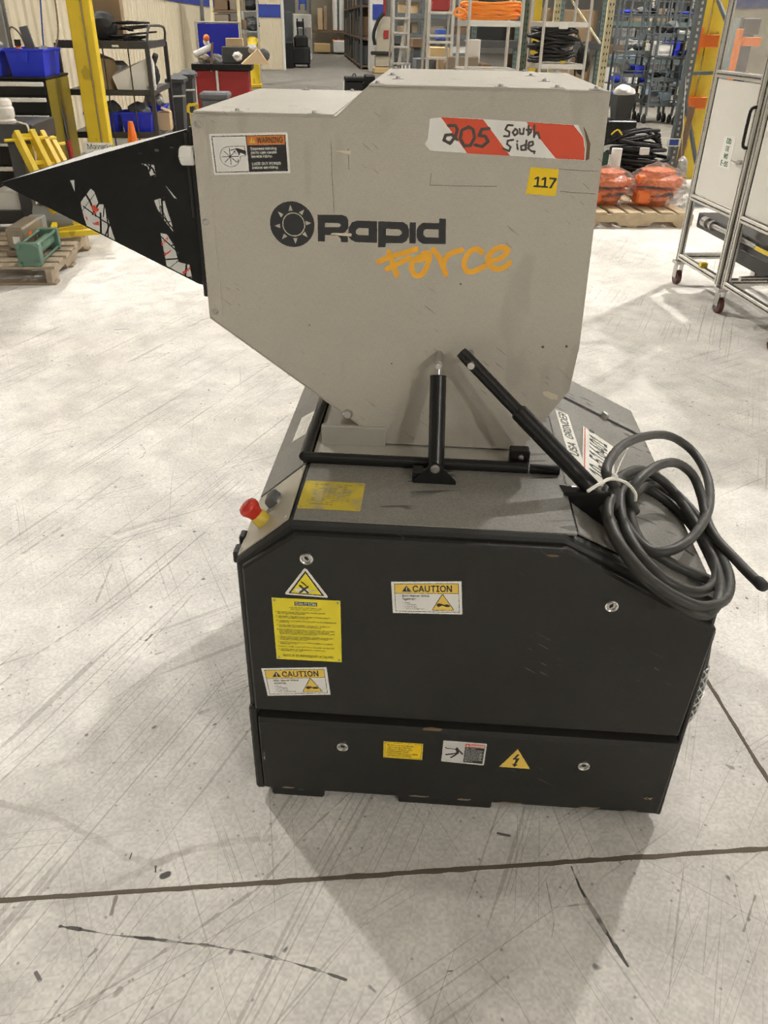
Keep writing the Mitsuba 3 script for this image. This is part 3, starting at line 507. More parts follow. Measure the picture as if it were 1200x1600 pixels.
for L in loops[1:]: put("loop", TU(L, CAB, 12, 6, True), "cable", cbl, smooth=True)
put("loop", TU([(0.451,1.492,0.762), (0.4334,1.488,0.8033), (0.4572,1.526,0.8253), (0.5207,1.619,0.8122), (0.5833,1.689,0.783), (0.6325,1.71,0.7435), (0.6468,1.66,0.7147), (0.6426,1.579,0.6946), (0.6511,1.515,0.6851), (0.6679,1.453,0.6828), (0.675,1.391,0.6905), (0.6855,1.355,0.6911)], CAB, 12, 6), "cable", cbl, smooth=True, label="free end of the cable")
put("end_cap", LATHE([(0.0, 0.0), (0.0115, 0.001), (0.0125, 0.006), (0.0125, 0.018), (0.010, 0.026), (0.0, 0.028)], (0.6848,1.362,0.6914), np.array((0.6853,1.351,0.6912)) - np.array((0.675,1.391,0.6905)), 14), "rubber", cbl, smooth=True)
put("cable_tie", [TU([(0.3018,1.312,0.9089), (0.3238,1.329,0.9152), (0.358,1.378,0.9025), (0.398,1.415,0.875), (0.4227,1.425,0.8469), (0.4277,1.427,0.828)], 0.0035, 6, 5), LATHE([(0.0, 0.007), (0.006, 0.006), (0.007, 0.0)], (0.3673,1.392,0.8982), (0.1, -0.6, 0.8), 8), TU([(0.3681,1.391,0.9), (0.4209,1.567,0.8422), (0.4884,1.78,0.7721)], 0.0016, 5, 3)], "tie", cbl, label="white cable tie")
put("drop", TU([(0.575, 1.50, 0.66), (0.612, 1.475, 0.63), (0.634, 1.43, 0.56), (0.642, 1.40, 0.47), (0.642, 1.39, 0.40)], CAB, 12, 6), "cable", cbl, smooth=True)
gp = [(0.642, 1.392, 0.43), (0.642, 1.385, 0.38), (0.639, 1.378, 0.33), (0.630, 1.374, 0.285), (0.612, 1.372, 0.255), (0.585, 1.372, 0.245)]
gk = put("grip_core", TU(gp, 0.0125, 10, 5), "grey_plastic", cbl, smooth=True)
c_ = spline(gp, 12); wires = []
for s in range(12):
    pts = []
    for i, p in enumerate(c_):
        t = c_[min(i + 1, len(c_) - 1)] - c_[max(i - 1, 0)]; a, b, _ = basis(t)
        th = s % 6 / 6 * 2 * math.pi + (1 if s < 6 else -1) * i * 0.20
        pts.append(p + 0.0145 * (math.cos(th) * a + math.sin(th) * b))
    wires.append(TU(pts, 0.0016, 4, 0))
put("wire_grip", wires, "grip_wire", cbl, label="braided wire grip")

# ---- printed labels: every one a thin sheet at its place with its print raised by a fraction of a millimetre
class Sheet:
    """A flat label: corners in space (top left, top right, bottom right, bottom left) and its size in its own units."""
    def __init__(self, tl, tr, br, bl, W, H, name, base_mat, parent, label, t=0.0005, outline=None):
        self.c = [np.asarray(q, float) for q in (tl, tr, br, bl)]; self.W, self.H, self.lv = W, H, t
        n = np.cross(self.c[1] - self.c[0], self.c[3] - self.c[0]); n = -n / np.linalg.norm(n); self.n = n
        if n @ np.array([0, -1, 0.6]) < 0: self.n = -n
        self.key = put(name, self.lift(outline if outline is not None else sbox(0, 0, W, H), 0, t), base_mat, parent, label=label)
        self.todo = {}
    def at(self, v, h):
        u, w = v[:, 0] / self.W, v[:, 1] / self.H; tl, tr, br, bl = self.c
        return (1 - u)[:, None] * (w[:, None] * tl + (1 - w)[:, None] * bl) + u[:, None] * (w[:, None] * tr + (1 - w)[:, None] * br) + np.asarray(h)[:, None] * self.n
    def lift(self, shape, h0, h1):
        m = shape if isinstance(shape, trimesh.Trimesh) else ext(shape, 1.0)
        z = m.vertices[:, 2]; z = (z - z.min()) / max(np.ptp(z), 1e-9)
        m = tm(self.at(m.vertices, h0 + (h1 - h0) * z), m.faces); m.fix_normals(); return m
    def add(self, name, mat, shape, lv=1):
        self.todo.setdefault((name, mat), []).append(self.lift(shape, self.lv, self.lv + 0.0003 * lv)); return self
    def text(self, s, x, y, h, mat="ink", name="lettering", bold=False, sx=1.0, lv=1, center=False, fit=None, slant=0.0):
        if not s.strip(): return self
        m = meshkit.text_mesh(s, h, 1.0, bold); v = m.vertices.copy()
        if fit: sx = fit / max(np.ptp(v[:, 0]), 1e-9)
        v[:, 0] = v[:, 0] * sx + slant * v[:, 1]
        if center: v[:, 0] -= (v[:, 0].max() + v[:, 0].min()) / 2
        v[:, 0] += x; v[:, 1] += y
        self.todo.setdefault((name, mat), []).append(self.lift(tm(v, m.faces), self.lv, self.lv + 0.0003 * lv)); return self
    def done(self):
        for (name, mat), ms in self.todo.items(): put(name, ms, mat, self.key)
def stroke(pts, w): return LineString(pts).buffer(w / 2, 5)
def tri(x, y, w, h): return Polygon([(x - w / 2, y), (x + w / 2, y), (x, y + h)])
def fr_(x, z, y): return (x, y, z)
YH, YD, YL = Y_HOP - 0.0004, Y_DOOR - 0.0002, 1.2852
def q(y, *c): return [(x, y, z) for x, z in c]

# warning label on the hopper
s = Sheet(*q(YH, (-0.4535, 1.4620), (-0.3000, 1.4685), (-0.2975, 1.3955), (-0.4505, 1.3880)), 100, 54, "warning_label", "white", hop, "white, orange and black WARNING label", outline=sbox(2, 2, 98, 52).buffer(2, 4))
s.add("frame_line", "ink", sbox(2.8, 3, 97, 51).difference(sbox(3.8, 4, 96, 50)))
s.add("header", "orange_print", sbox(47.5, 38.5, 96, 50.4)).add("text_panel", "ink", sbox(47.5, 4, 96, 38.3)).add("divider", "ink", sbox(46.6, 3.5, 47.6, 50.6))
s.text("WARNING", 60, 41, 7.0, bold=True, fit=33, lv=2).add("alert_sign", "yellow_print", tri(54.5, 41, 8, 7.5), 2).text("!", 53.8, 41.8, 5, lv=3)
for i, t in enumerate(("Exposed moving", "parts can cause", "severe injury.", "", "LOCK OUT POWER", "before servicing.")):
    s.text(t, 51, 32 - i * 5.0, 3.5, "white", "panel_lettering", True, fit={0: 33, 1: 33, 2: 27, 4: 37, 5: 34}.get(i), lv=2)
ring = Point(24, 24).buffer(13.5, 24); house = ring.union(Polygon([(24, 37.5), (44, 37.5), (44, 24), (37, 24)]))
fan = house.difference(house.buffer(-0.6))
for k in range(4):
    a = k * math.pi / 4; fan = fan.union(stroke([(24 - 10.5 * math.cos(a), 24 - 10.5 * math.sin(a)), (24 + 10.5 * math.cos(a), 24 + 10.5 * math.sin(a))], 0.9))
hand = Polygon([(30, 34), (34, 35), (45, 31), (45, 25), (38, 29), (35, 24.5), (34.5, 29), (32, 33)]).union(stroke([(26, 32.5), (30, 33)], 1.2)).union(stroke([(28.5, 28.5), (30, 31)], 1)).union(stroke([(31, 30), (32, 28)], 1)).union(stroke([(34, 19), (33, 16.5)], 1.3))
s.add("pictogram", "ink", fan.union(hand)); s.done()
# red and white tape
s = Sheet(*q(YH, (-0.0295, 1.5005), (0.2600, 1.4935), (0.2725, 1.4330), (-0.0315, 1.4420)), 252, 56, "hazard_tape", "white", hop, "red and white tape handwritten 205 SOUTH SIDE", outline=Polygon([(1, 54), (0, 20), (-4, 12), (4, 2), (12, 1), (250, 0), (252, 18), (250, 36), (242, 56), (120, 57), (60, 58), (20, 57)]))
s.add("stripe", "tape_red", Polygon([(19, 57), (88, 57), (132, 0.5), (64, 0.5)])).add("stripe", "tape_red", Polygon([(158, 56.5), (234, 55.5), (249, 37), (250.5, 18), (249, 0.8), (204, 0.5)]))
pen = [[(32, 44), (43, 45), (47, 38), (44, 27), (36, 15), (26, 20), (28, 28), (38, 30), (47, 22)], [(64, 43), (54, 38), (52, 24), (59, 12), (69, 14), (75, 27), (72, 40), (64, 44)], [(98, 43), (86, 41), (82, 31), (92, 30), (97, 22), (88, 13), (76, 15)]]
pen2 = [[(136, 50), (128, 50), (124, 43), (131, 39), (130, 32), (122, 32)], [(140, 44), (136, 39), (139, 34), (144, 38), (143, 43), (140, 45)], [(147, 45), (148, 37), (153, 37), (154, 46)], [(162, 51), (161, 36), (166, 42)], [(158, 44), (166, 45)], [(171, 52), (170, 33), (173, 40), (177, 41), (179, 32)],
        [(137, 27), (128, 25), (127, 19), (133, 15), (130, 8), (121, 12)], [(143, 20), (144, 12)], [(143, 25), (143.6, 24.6)], [(157, 12), (150, 11), (149, 17), (156, 20), (157, 12)], [(157, 12), (158, 27)], [(161, 17), (169, 21), (168, 26), (162, 24), (161, 14), (166, 10), (171, 10), (170, 7)]]
for i_, p_ in enumerate(pen): s.add("handwritten_" + ("two", "zero", "five")[i_], "marker", stroke(p_, 4.9), 2)
s.add("handwriting", "marker", unary_union([stroke(p_, 3.1) for p_ in pen2]), 2); s.done()
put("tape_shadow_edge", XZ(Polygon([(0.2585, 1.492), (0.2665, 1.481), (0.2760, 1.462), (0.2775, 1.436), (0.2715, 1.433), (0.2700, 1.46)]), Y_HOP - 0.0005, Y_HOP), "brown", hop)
# yellow number tag
s = Sheet(*q(YH, (0.1685, 1.4190), (0.2230, 1.4160), (0.2230, 1.3680), (0.1650, 1.3700)), 50, 48, "number_tag", "yellow_tag", hop, "yellow square tag reading 117")
s.text("1", 8, 14, 18, bold=True, slant=-0.05).text("1", 20.5, 14, 18, bold=True, slant=-0.05).text("7", 34, 14, 18, bold=True, slant=-0.05); s.done()
# the maker's lettering
C3 = lambda pts: pts
logo = Polygon([(-0.2985 + 0.0455 * math.cos(a), 1.2985 + 0.0445 * math.sin(a)) for a in np.linspace(0, 2 * math.pi, 48)[:-1]])
rg = Point(-0.2955, 1.2985).buffer(0.0235, 20).difference(Point(-0.2955, 1.2985).buffer(0.0212, 20))
rays = []
for k in range(8):
    a = math.pi / 2 + k * math.pi / 4 + 0.10; c0 = np.array([-0.2970, 1.2985]); dr_, pe = np.array([math.cos(a), math.sin(a)]), np.array([-math.sin(a), math.cos(a)])
    rays.append(Polygon([c0 + dr_ * 0.0385, c0 + dr_ * 0.0265 + pe * 0.0055, c0 + dr_ * 0.0265 - pe * 0.0035]))
put("sun_emblem", XZ(logo.difference(unary_union([rg] + rays)), Y_HOP - 0.0006, Y_HOP), "logo", hop, label="round black sun emblem")
def hole(o, *h): return Polygon(o, list(h)).buffer(0)
def rnd_(p, r): return p.buffer(r, 5).buffer(-2 * r, 5).buffer(r, 5)
wm = [hole([(-0.2461,1.319),(-0.1962,1.32),(-0.188,1.317),(-0.184,1.31),(-0.1841,1.295),(-0.1896,1.288),(-0.1965,1.284),(-0.1883,1.282),(-0.1852,1.277),(-0.1852,1.267),(-0.199,1.267),(-0.1999,1.274),(-0.2058,1.28),(-0.232,1.28),(-0.2323,1.267),(-0.2466,1.267)], [(-0.2314,1.304),(-0.2022,1.304),(-0.1987,1.3),(-0.2024,1.296),(-0.2316,1.295)]),
      hole([(-0.1668,1.31),(-0.1256,1.31),(-0.1251,1.268),(-0.1682,1.268),(-0.1783,1.272),(-0.1838,1.279),(-0.1837,1.295),(-0.1772,1.306)], [(-0.1631,1.296),(-0.1427,1.296),(-0.1426,1.282),(-0.1636,1.282),(-0.1686,1.285),(-0.1686,1.291)]),
      hole([(-0.1233,1.31),(-0.0741,1.31),(-0.0649,1.305),(-0.061,1.296),(-0.0606,1.283),(-0.0653,1.274),(-0.0729,1.269),(-0.1072,1.268),(-0.108,1.26),(-0.1231,1.259)], [(-0.1077,1.296),(-0.0805,1.296),(-0.0758,1.292),(-0.0757,1.287),(-0.0801,1.283),(-0.1075,1.283)]),
      hole([(-0.0601,1.31),(-0.0475,1.31),(-0.0465,1.269),(-0.0597,1.269)]),
      hole([(-0.0013,1.319),(0.0121,1.319),(0.0145,1.27),(-0.0319,1.269),(-0.0412,1.274),(-0.0451,1.282),(-0.0456,1.296),(-0.0415,1.304),(-0.0336,1.31),(-0.0008,1.31)], [(-0.0015,1.298),(-0.0277,1.298),(-0.0316,1.294),(-0.0312,1.286),(-0.027,1.282),(-0.0007,1.282)])]
put("brand_lettering", [XZ(rnd_(p, 0.0008), Y_HOP - 0.0006, Y_HOP) for p in wm], "logo", hop, label="black lettering Rapid")
sc = [[(-0.1214,1.23),(-0.0975,1.241),(-0.0746,1.248),(-0.0451,1.258)], [(-0.1013,1.25),(-0.0956,1.238),(-0.0906,1.222),(-0.0836,1.204)], [(-0.104,1.216),(-0.0787,1.229),(-0.0583,1.24)],
      [(-0.0231,1.247),(-0.0354,1.243),(-0.0475,1.236),(-0.0535,1.223),(-0.0494,1.21),(-0.0408,1.204),(-0.0294,1.209),(-0.0209,1.227),(-0.017,1.243),(-0.0206,1.251),(-0.0297,1.25)], [(-0.0484,1.235),(-0.0329,1.238),(-0.0185,1.246)], [(-0.0099,1.258),(0.0013,1.244),(0.01,1.228),(0.0184,1.209)], [(0.011,1.225),(0.0165,1.243),(0.0287,1.253),(0.0474,1.259)],
      [(0.0885,1.256),(0.0799,1.262),(0.0674,1.259),(0.0574,1.246),(0.0539,1.231),(0.0613,1.217),(0.0764,1.218),(0.0953,1.228)], [(0.1045,1.239),(0.1246,1.244),(0.1384,1.256),(0.1394,1.264),(0.1269,1.267),(0.1108,1.26),(0.1021,1.246),(0.1052,1.231),(0.1195,1.224),(0.1353,1.227),(0.1466,1.237)]]
put("script_lettering", [XZ(unary_union([LineString(spline([(a[0], a[1], 0) for a in p], 5)[:, :2]).buffer(0.0054, 5) for p in sc]), Y_HOP - 0.0006, Y_HOP)], "amber_script", hop, label="orange yellow script lettering Force")
# upper door
def caution(c, parent, lbl):
    s = Sheet(*q(YD, *c), 100, 52, "caution_label", "white", parent, lbl)
    s.add("frame_line", "ink", sbox(4, 3, 96, 49).difference(sbox(4.7, 3.7, 95.3, 48.3))).add("header", "yellow_print", sbox(4.7, 33.5, 95.3, 48.3)).add("divider", "ink", sbox(4.3, 32.8, 95.7, 33.5))
    s.text("CAUTION", 29.5, 36, 9.6, bold=True, fit=56, lv=2).add("alert_sign", "ink", tri(21.5, 36, 13.5, 10), 2).text("!", 20.3, 37, 6.5, "white", "alert_mark", True, lv=3)
    for t, y, h, f in (("Skin Never Wins", 27.5, 3.3, 39), ("Against:", 22.5, 3.3, 20)): s.text(t, 14, y, h, bold=True, fit=f)
    for i, t in enumerate(("Steel", "Hot Plastic", "Chemicals", "Tools & Machines")): s.text("* " + t, 14.5, 17 - 3.4 * i, 2.0, fit=(11, 20, 20, 31)[i])
    tr_ = tri(72.5, 7, 29, 24).buffer(1.2, 4)
    s.add("pinch_border", "ink", tr_).add("pinch_field", "yellow_print", tr_.buffer(-0.9), 2)
    s.add("pinch_hand", "ink", Polygon([(63, 15), (66, 17.5), (71, 17), (74, 15), (79, 16.5), (83, 14), (81, 12), (75, 12.5), (72, 14.5), (66, 11.5)]), 3); s.done()
caution([(-0.061, 0.6905), (0.080, 0.7010), (0.0875, 0.6170), (-0.0555, 0.6110)], ud, "white and yellow CAUTION label in the middle of the door")
caution([(-0.3425, 0.4340), (-0.1975, 0.4490), (-0.1900, 0.3680), (-0.3330, 0.3520)], ud, "white and yellow CAUTION label low on the left of the door")
th = Polygon([(50, 98), (4, 6), (96, 6)]).buffer(4, 4)
s = Sheet(*q(YD, (-0.2790, 0.7115), (-0.1905, 0.7115), (-0.1905, 0.6390), (-0.2790, 0.6420)), 100, 102, "hand_hazard_sign", "paper", ud, "yellow triangle with a crossed-out hand", outline=th)
s.add("border", "ink", Polygon([(50, 94), (8, 8), (92, 8)])).add("field", "yellow_sign", Polygon([(50, 86), (14, 11.5), (86, 11.5)]), 2)
s.add("hand", "white", Polygon([(22, 26), (40, 31), (52, 30), (58, 22), (50, 14), (26, 18)]), 3).add("blade", "sticker_grey", Polygon([(50, 14), (78, 27), (68, 27), (44, 16)]), 3).add("cross", "ink", stroke([(36, 40), (54, 16)], 5).union(stroke([(54, 38), (36, 15)], 5)).union(stroke([(40, 54), (50, 42)], 3)), 4); s.done()
RULES = ["1. READ ELECTRICAL AND OPERATING INSTRUCTIONS", "   BEFORE SERVICING MACHINE.", "", "2. DISCONNECT POWER TO MACHINE BEFORE SERVICING TO", "   PREVENT ACCIDENTAL START UP.", "", "3. TO PREVENT ELECTRIC SHOCK, GROUND THE MACHINE BEFORE", "   OPERATING.", "", "4. DO NOT OPERATE OR PERMIT ANYONE IN THE AREA OF", "   MACHINE WITHOUT EYE AND EAR PROTECTION.", "",
         "5. ROTOR KNIVES HAVE SHARP CUTTING EDGES. USE EXTREME", "   CAUTION & MAKE SURE EVERY PERSON IS CLEAR, AND", "   BLOCK THE ROTOR. DO NOT OPEN HOPPER OR SCREEN CLAMP", "   UNTIL ROTOR COMES TO COMPLETE STOP.", "", "6. USE CAUTION WHEN OPENING AND CLOSING HOPPER. KEEP", "   HANDS AND FINGERS AWAY FROM HINGES TO PREVENT", "   ACCIDENTAL HOPPER CLOSURE.", "", "7. DO NOT OPERATE WITHOUT HOPPER, SCREEN AND SCREEN", "   CRADLE IN PLACE.", "", "8. SAFETY INTERLOCKS MUST NOT BE BYPASSED OR REMOVED.", "", "9. CONTACT MANUFACTURER BEFORE ALTERING THIS", "   EQUIPMENT IN ANY WAY."]
s = Sheet(*q(YD, (-0.3080, 0.6330), (-0.1645, 0.6345), (-0.1635, 0.4665), (-0.3065, 0.4650)), 100, 116, "rules_plate", "yellow_sign", ud, "yellow plate of small print headed CAUTION")
s.add("title_bar", "ink", sbox(33, 104, 66, 110.5)).text("CAUTION", 49.5, 105.2, 4.3, "white", "title", True, center=True, fit=30, lv=2)
s.text("FAILURE TO FOLLOW THESE RULES", 49, 98.5, 2.1, center=True, fit=47).text("MAY RESULT IN SERIOUS INJURY.", 49, 95.2, 2.1, center=True, fit=43)
for i, t in enumerate(RULES):
    if t.strip(): s.text(t.strip(), 4 if t[0] != " " else 7.5, 90.0 - i * 2.72, 1.85, bold=True, fit=max(12, len(t.strip()) * 1.62))
s.text("SAFETY IS THE RESPONSIBILITY OF THE USER", 49, 7.5, 2.9, bold=True, center=True, fit=76).add("underline", "ink", sbox(10, 6.2, 88, 6.6))
for x, y in ((4, 112), (96, 112), (4, 4), (96, 4)): s.add("rivet", "dull_alu", Point(x, y).buffer(1.8, 5), 3)
s.done()
# lower panel
s = Sheet(*q(YL, (-0.0685, 0.2350), (0.0230, 0.2350), (0.0230, 0.1810), (-0.0685, 0.1815)), 100, 58, "notice_plate", "yellow_tag", ld, "small yellow notice plate on the lower panel")
s.add("frame_line", "ink", sbox(3, 3, 97, 55).difference(sbox(3.8, 3.8, 96.2, 54.2)))
for i, (t, f) in enumerate((("Shut off and lock main disconnect", 68), ("before opening or servicing", 60), ("Disconnect main power before", 64), ("removing the panels for access", 55), ("Replace all guards and covers before", 78), ("operating the machine", 62))): s.text(t, 9, 45 - i * 7.3, 4.0, bold=True, fit=f)
for x, y in ((4, 54), (96, 54), (4, 4), (96, 4)): s.add("rivet", "dull_alu", Point(x, y).buffer(2.4, 5), 3)
s.done()
s = Sheet(*q(YL, (0.0690, 0.2510), (0.1690, 0.2490), (0.1670, 0.1765), (0.0675, 0.1810)), 100, 72, "danger_label", "sticker_grey", ld, "grey label with DANGER in red and a falling figure", outline=sbox(2, 2, 98, 70).buffer(2, 4))
s.add("header", "red_print", sbox(51, 57, 96, 67)).text("DANGER", 61, 58.5, 6.5, "white", "title", True, fit=33, lv=2).add("alert_sign", "white", tri(56, 58.5, 7, 6.5), 2).add("text_panel", "ink", sbox(51, 5, 96, 56))
for i, (t, f) in enumerate((("High voltage.", 22), ("Can shock, burn or cause", 40), ("death. Lock out power", 38), ("before opening panels", 40), ("and servicing machine.", 40), ("Service by a qualified", 40), ("electrician only. Use", 38), ("proper tools and read", 40), ("the manual.", 20))): s.text(t, 53, 51 - i * 5.2, 2.6, "white", "panel_lettering", fit=f, lv=2)
s.add("figure", "ink", unary_union([Point(33, 49).buffer(3), stroke([(33, 47), (36, 34)], 6), stroke([(34, 44), (22, 47), (10, 46), (6, 50)], 2), stroke([(36, 45), (47, 32)], 4), stroke([(36, 34), (26, 30), (10, 25)], 4), stroke([(36, 34), (30, 25), (22, 17)], 4)])); s.done()
s = Sheet(*q(YL, (0.1985, 0.2450), (0.2795, 0.2450), (0.2795, 0.1725), (0.1985, 0.1735)), 100, 92, "voltage_sign", "ink", ld, "yellow triangle with a black lightning bolt", outline=Polygon([(51, 92), (0, 0), (100, 0)]))
s.add("field", "yellow_print", Polygon([(51, 84), (6, 3.5), (94, 3.5)])).add("bolt", "ink", Polygon([(52, 62), (40, 38), (50, 40), (46, 20), (40, 21), (48, 8), (57, 18), (51.5, 19), (60, 47), (49, 44), (58, 62)]), 2); s.done()
# plate on the deck, labels on the slopes
ZS = Z_DECK + 0.0017
s = Sheet((-0.2600, 1.4835, ZS), (-0.1310, 1.4835, ZS), (-0.1310, 1.3680, ZS), (-0.2610, 1.3680, ZS), 100, 90, "deck_plate", "plate_yellow", cab, "worn yellow plate with faded print on the top", outline=sbox(3, 3, 97, 87).buffer(3, 4))
rnd = random.Random(4)
for i in range(11):
    y = 78 - i * 6.3
    for x in range(18, 82, 8):
        if rnd.random() < 0.75: s.add("faded_print", "brown", sbox(x, y, x + rnd.uniform(4, 7.5), y + 1.2))
for x, y in ((5, 85), (95, 85), (5, 5), (95, 5)): s.add("rivet", "dull_alu", Point(x, y).buffer(2.0, 5), 2)
s.done()
HL = 0.0055
s = Sheet(on_lid(0.062, 1.66, HL), on_lid(0.058, 1.965, HL), on_lid(0.099, 1.978, HL), on_lid(0.103, 1.66, HL), 305, 42, "name_strip", "paper", lid, "white strip lettered GRINDER")
s.text("USA  GRINDER", 60, 9, 25, bold=True, fit=238); s.done()
s = Sheet(on_lid(0.088, 1.640, HL + 0.0006), on_lid(0.141, 1.945, HL + 0.0006), on_lid(0.226, 1.905, HL + 0.0006), on_lid(0.172, 1.600, HL + 0.0006), 305, 90, "number_label", "paper", lid, "large white label reading 10-516401")
s.text("10-516401", 38, 20, 50, bold=True, fit=240).add("red_rule", "red_print", sbox(3, 83, 302, 86)); s.done()
s = Sheet(on_left(0.056, 1.790, 0.0042), on_left(0.058, 1.935, 0.0042), on_left(0.114, 1.905, 0.0042), on_left(0.106, 1.775, 0.0042), 100, 40, "slope_label", "paper", G, "white label on the left slope")
rnd = random.Random(8)
for i in range(4):
    for x in range(8, 90, 14):
        if rnd.random() < 0.8: s.add("print_mark", "sticker_grey", sbox(x, 6 + i * 8, x + rnd.uniform(5, 11), 10 + i * 8))
s.done()
fr.__exit__()

# ---------------------------------------------------------------- left side of the hall
def pallet(x0, x1, y0, y1, label, along="x", n=7, h=0.13, seed=0, wood="wood"):
    """A wooden pallet: deck boards along one way on three stringers along the other."""
    o = thing("wooden_pallet", label, "pallet"); rnd = random.Random(seed); ax = along == "x"
    a0, a1, b0, b1 = (x0, x1, y0, y1) if ax else (y0, y1, x0, x1)          # a along the boards, b across
    bw = (b1 - b0) / n
    for i in range(n):
        u = b0 + i * bw; w = bw * rnd.uniform(0.66, 0.80); j = rnd.uniform(-0.012, 0.012); z = h - 0.018 + rnd.uniform(-.002, .002)
        put("deck_board", BB(a0 + j, a1 + j, u, u + w, z, z + 0.018, 0.002) if ax else BB(u, u + w, a0 + j, a1 + j, z, z + 0.018, 0.002), wood, o)
    for s in (0.0, 0.47, 0.945):
        c = a0 + s * (a1 - a0); w = 0.04
        L = b1 - b0; prof = Polygon([(0, 0), (0.14 * L, 0), (0.17 * L, 0.035), (0.33 * L, 0.035), (0.36 * L, 0), (0.62 * L, 0), (0.65 * L, 0.035), (0.82 * L, 0.035), (0.85 * L, 0), (L, 0), (L, h - 0.036), (0, h - 0.036)])
        m = YZ(affinity.translate(prof, b0, 0.018), c, c + w) if ax else XZ(affinity.translate(prof, b0, 0.018), c, c + w)
        put("stringer", m, wood, o)
    for s in (0.0, 0.42, 0.86):
        u = b0 + s * (b1 - b0); put("bottom_board", BB(a0, a1, u, u + 0.11, 0, 0.017, 0.002) if ax else BB(u, u + 0.11, a0, a1, 0, 0.017, 0.002), wood, o)
    return o
pallet(-2.98, -1.83, 5.92, 7.08, "weathered wooden pallet below the tip of the black feed chute", "x", 7, 0.13, 1)
PZ = 0.132
# machine parts lying on that pallet
with frame(rotz(90, (-1.985, 5.94, PZ))):
    o = thing("hydraulic_cylinder", "green hydraulic cylinder lying on the weathered pallet", "cylinder")
    put("barrel", [CY((0.06, 0, 0.075), (0.50, 0, 0.075), 0.045, n=16)], "green", o, smooth=40)
    put("end_flange", BB(-0.02, 0.06, -0.08, 0.08, 0.0, 0.155, 0.006), "green", o); put("end_flange", BB(0.50, 0.55, -0.075, 0.075, 0.0, 0.15, 0.006), "green", o)
    for y in (-0.06, 0.06):
        for z in (0.018, 0.137):
            put("tie_rod", [CY((-0.045, y, z), (0.56, y, z), 0.009, n=8), CY((-0.045, y, z), (-0.02, y, z), 0.016, n=6)], "green", o)
    put("piston_rod", CY((0.55, 0, 0.075), (0.72, 0, 0.075), 0.02, n=12), "steel", o, smooth=40)
with frame(rotz(88, (-2.15, 6.22, PZ))):
    o = thing("linear_actuator", "brown square actuator lying behind the green cylinder", "actuator")
    put("body", BB(0.0, 0.42, -0.065, 0.065, 0.05, 0.20, 0.012), "beige_metal", o); put("base_plate", BB(-0.03, 0.50, -0.075, 0.075, 0.0, 0.045, 0.006), "beige_metal", o)
    put("end_block", BB(0.43, 0.55, -0.06, 0.06, 0.03, 0.19, 0.008), "grey_steel", o); put("sticker", BB(0.10, 0.16, -0.0665, -0.065, 0.10, 0.15, 0), "orange", o, label="small orange sticker")
    put("sticker", BB(-0.0006, 0.0, -0.03, 0.02, 0.09, 0.14, 0), "white", o)
one("curved_bracket", [LATHE([(0.075, 0), (0.10, 0), (0.10, 0.30), (0.075, 0.30), (0.075, 0)], (-2.22, 6.98, PZ + 0.11), (1, 0.1, 0), 18)], "grey_steel", "grey steel pipe sleeve at the back of the weathered pallet", "pipe", smooth=35)
def trestle(p0, p1, label, w=0.13, leg=0.085):
    """A folded yellow stand: two side rails, rungs, cross pins."""
    o = thing("folding_trestle", label, "trestle", "yellow folding trestles"); p0, p1 = np.array(p0, float), np.array(p1, float); d = p1 - p0; L = np.linalg.norm(d); a, b, d = basis(d)
    for s in (-1, 1): put("rail", BAR(p0 + a * s * w / 2, p1 + a * s * w / 2, leg * 0.5, leg, a), "yellow", o)
    for t in (0.04, 0.38, 0.70): put("rung", BAR(p0 + d * L * t - a * w / 2, p0 + d * L * t + a * w / 2, 0.03, 0.03), "yellow", o)
    put("pin", CY(p0 + d * L * 0.08 - a * (w + 0.05), p0 + d * L * 0.08 + a * (w + 0.05), 0.012, n=8), "yellow", o)
    return o
trestle((-2.266,7.25,0.854), (-1.986,6.95,0.31), "nearest yellow folding trestle leaning against the dark workbench")
trestle((-2.248,7.45,0.828), (-1.957,7.2,0.236), "middle yellow folding trestle leaning by the dark workbench")
trestle((-2.233,7.65,0.762), (-1.925,7.4,0.17), "yellow folding trestle farthest from the dark workbench")
with frame(rotz(20, (-1.96, 6.92, PZ))):
    o = thing("yellow_stand", "yellow folded support stand lying on the weathered pallet", "stand")
    for i, y in enumerate((-0.10, 0.0, 0.10)): put("bar", BAR((-0.22 + 0.05 * i, y, 0.03), (0.24, y + 0.06 * i - 0.1, 0.05 + 0.03 * i), 0.045, 0.04), "yellow", o)
    for x in (-0.12, 0.12): put("cross_bar", BAR((x, -0.14, 0.085), (x + 0.05, 0.14, 0.095), 0.04, 0.03), "yellow", o)
# workbench and what stands on it
o = thing("workbench", "dark steel workbench at the left edge with a thick top", "workbench")
put("tabletop", BB(-3.6, -2.20, 7.30, 7.95, 0.765, 0.905, 0.006), "black_metal", o, label="thick dark top")
for x in (-2.43, -3.5):
    for y in (7.32, 7.83): put("leg", BB(x, x + 0.10, y, y + 0.10, 0, 0.765, 0.004), "black_metal", o)
put("stretcher", BB(-3.5, -2.33, 7.34, 7.39, 0.13, 0.24, 0.004), "black_metal", o); put("stretcher", BB(-3.5, -2.33, 7.86, 7.91, 0.13, 0.24, 0.004), "black_metal", o)
put("lower_shelf", BB(-3.45, -2.36, 7.40, 7.85, 0.20, 0.22, 0.002), "gloss_black", o)
for i, (x0, x1, z) in enumerate(((-3.3, -2.75, 0.22), (-2.70, -2.42, 0.22))):
    one("paper_stack", [BB(x0, x1, 7.42 + .05 * i, 7.80, z, z + 0.09 + .05 * i, 0.003)], "paper", ("white carton on the bench's lower shelf, cut by the left edge", "white carton on the bench's lower shelf, right of the front leg")[i], "carton")
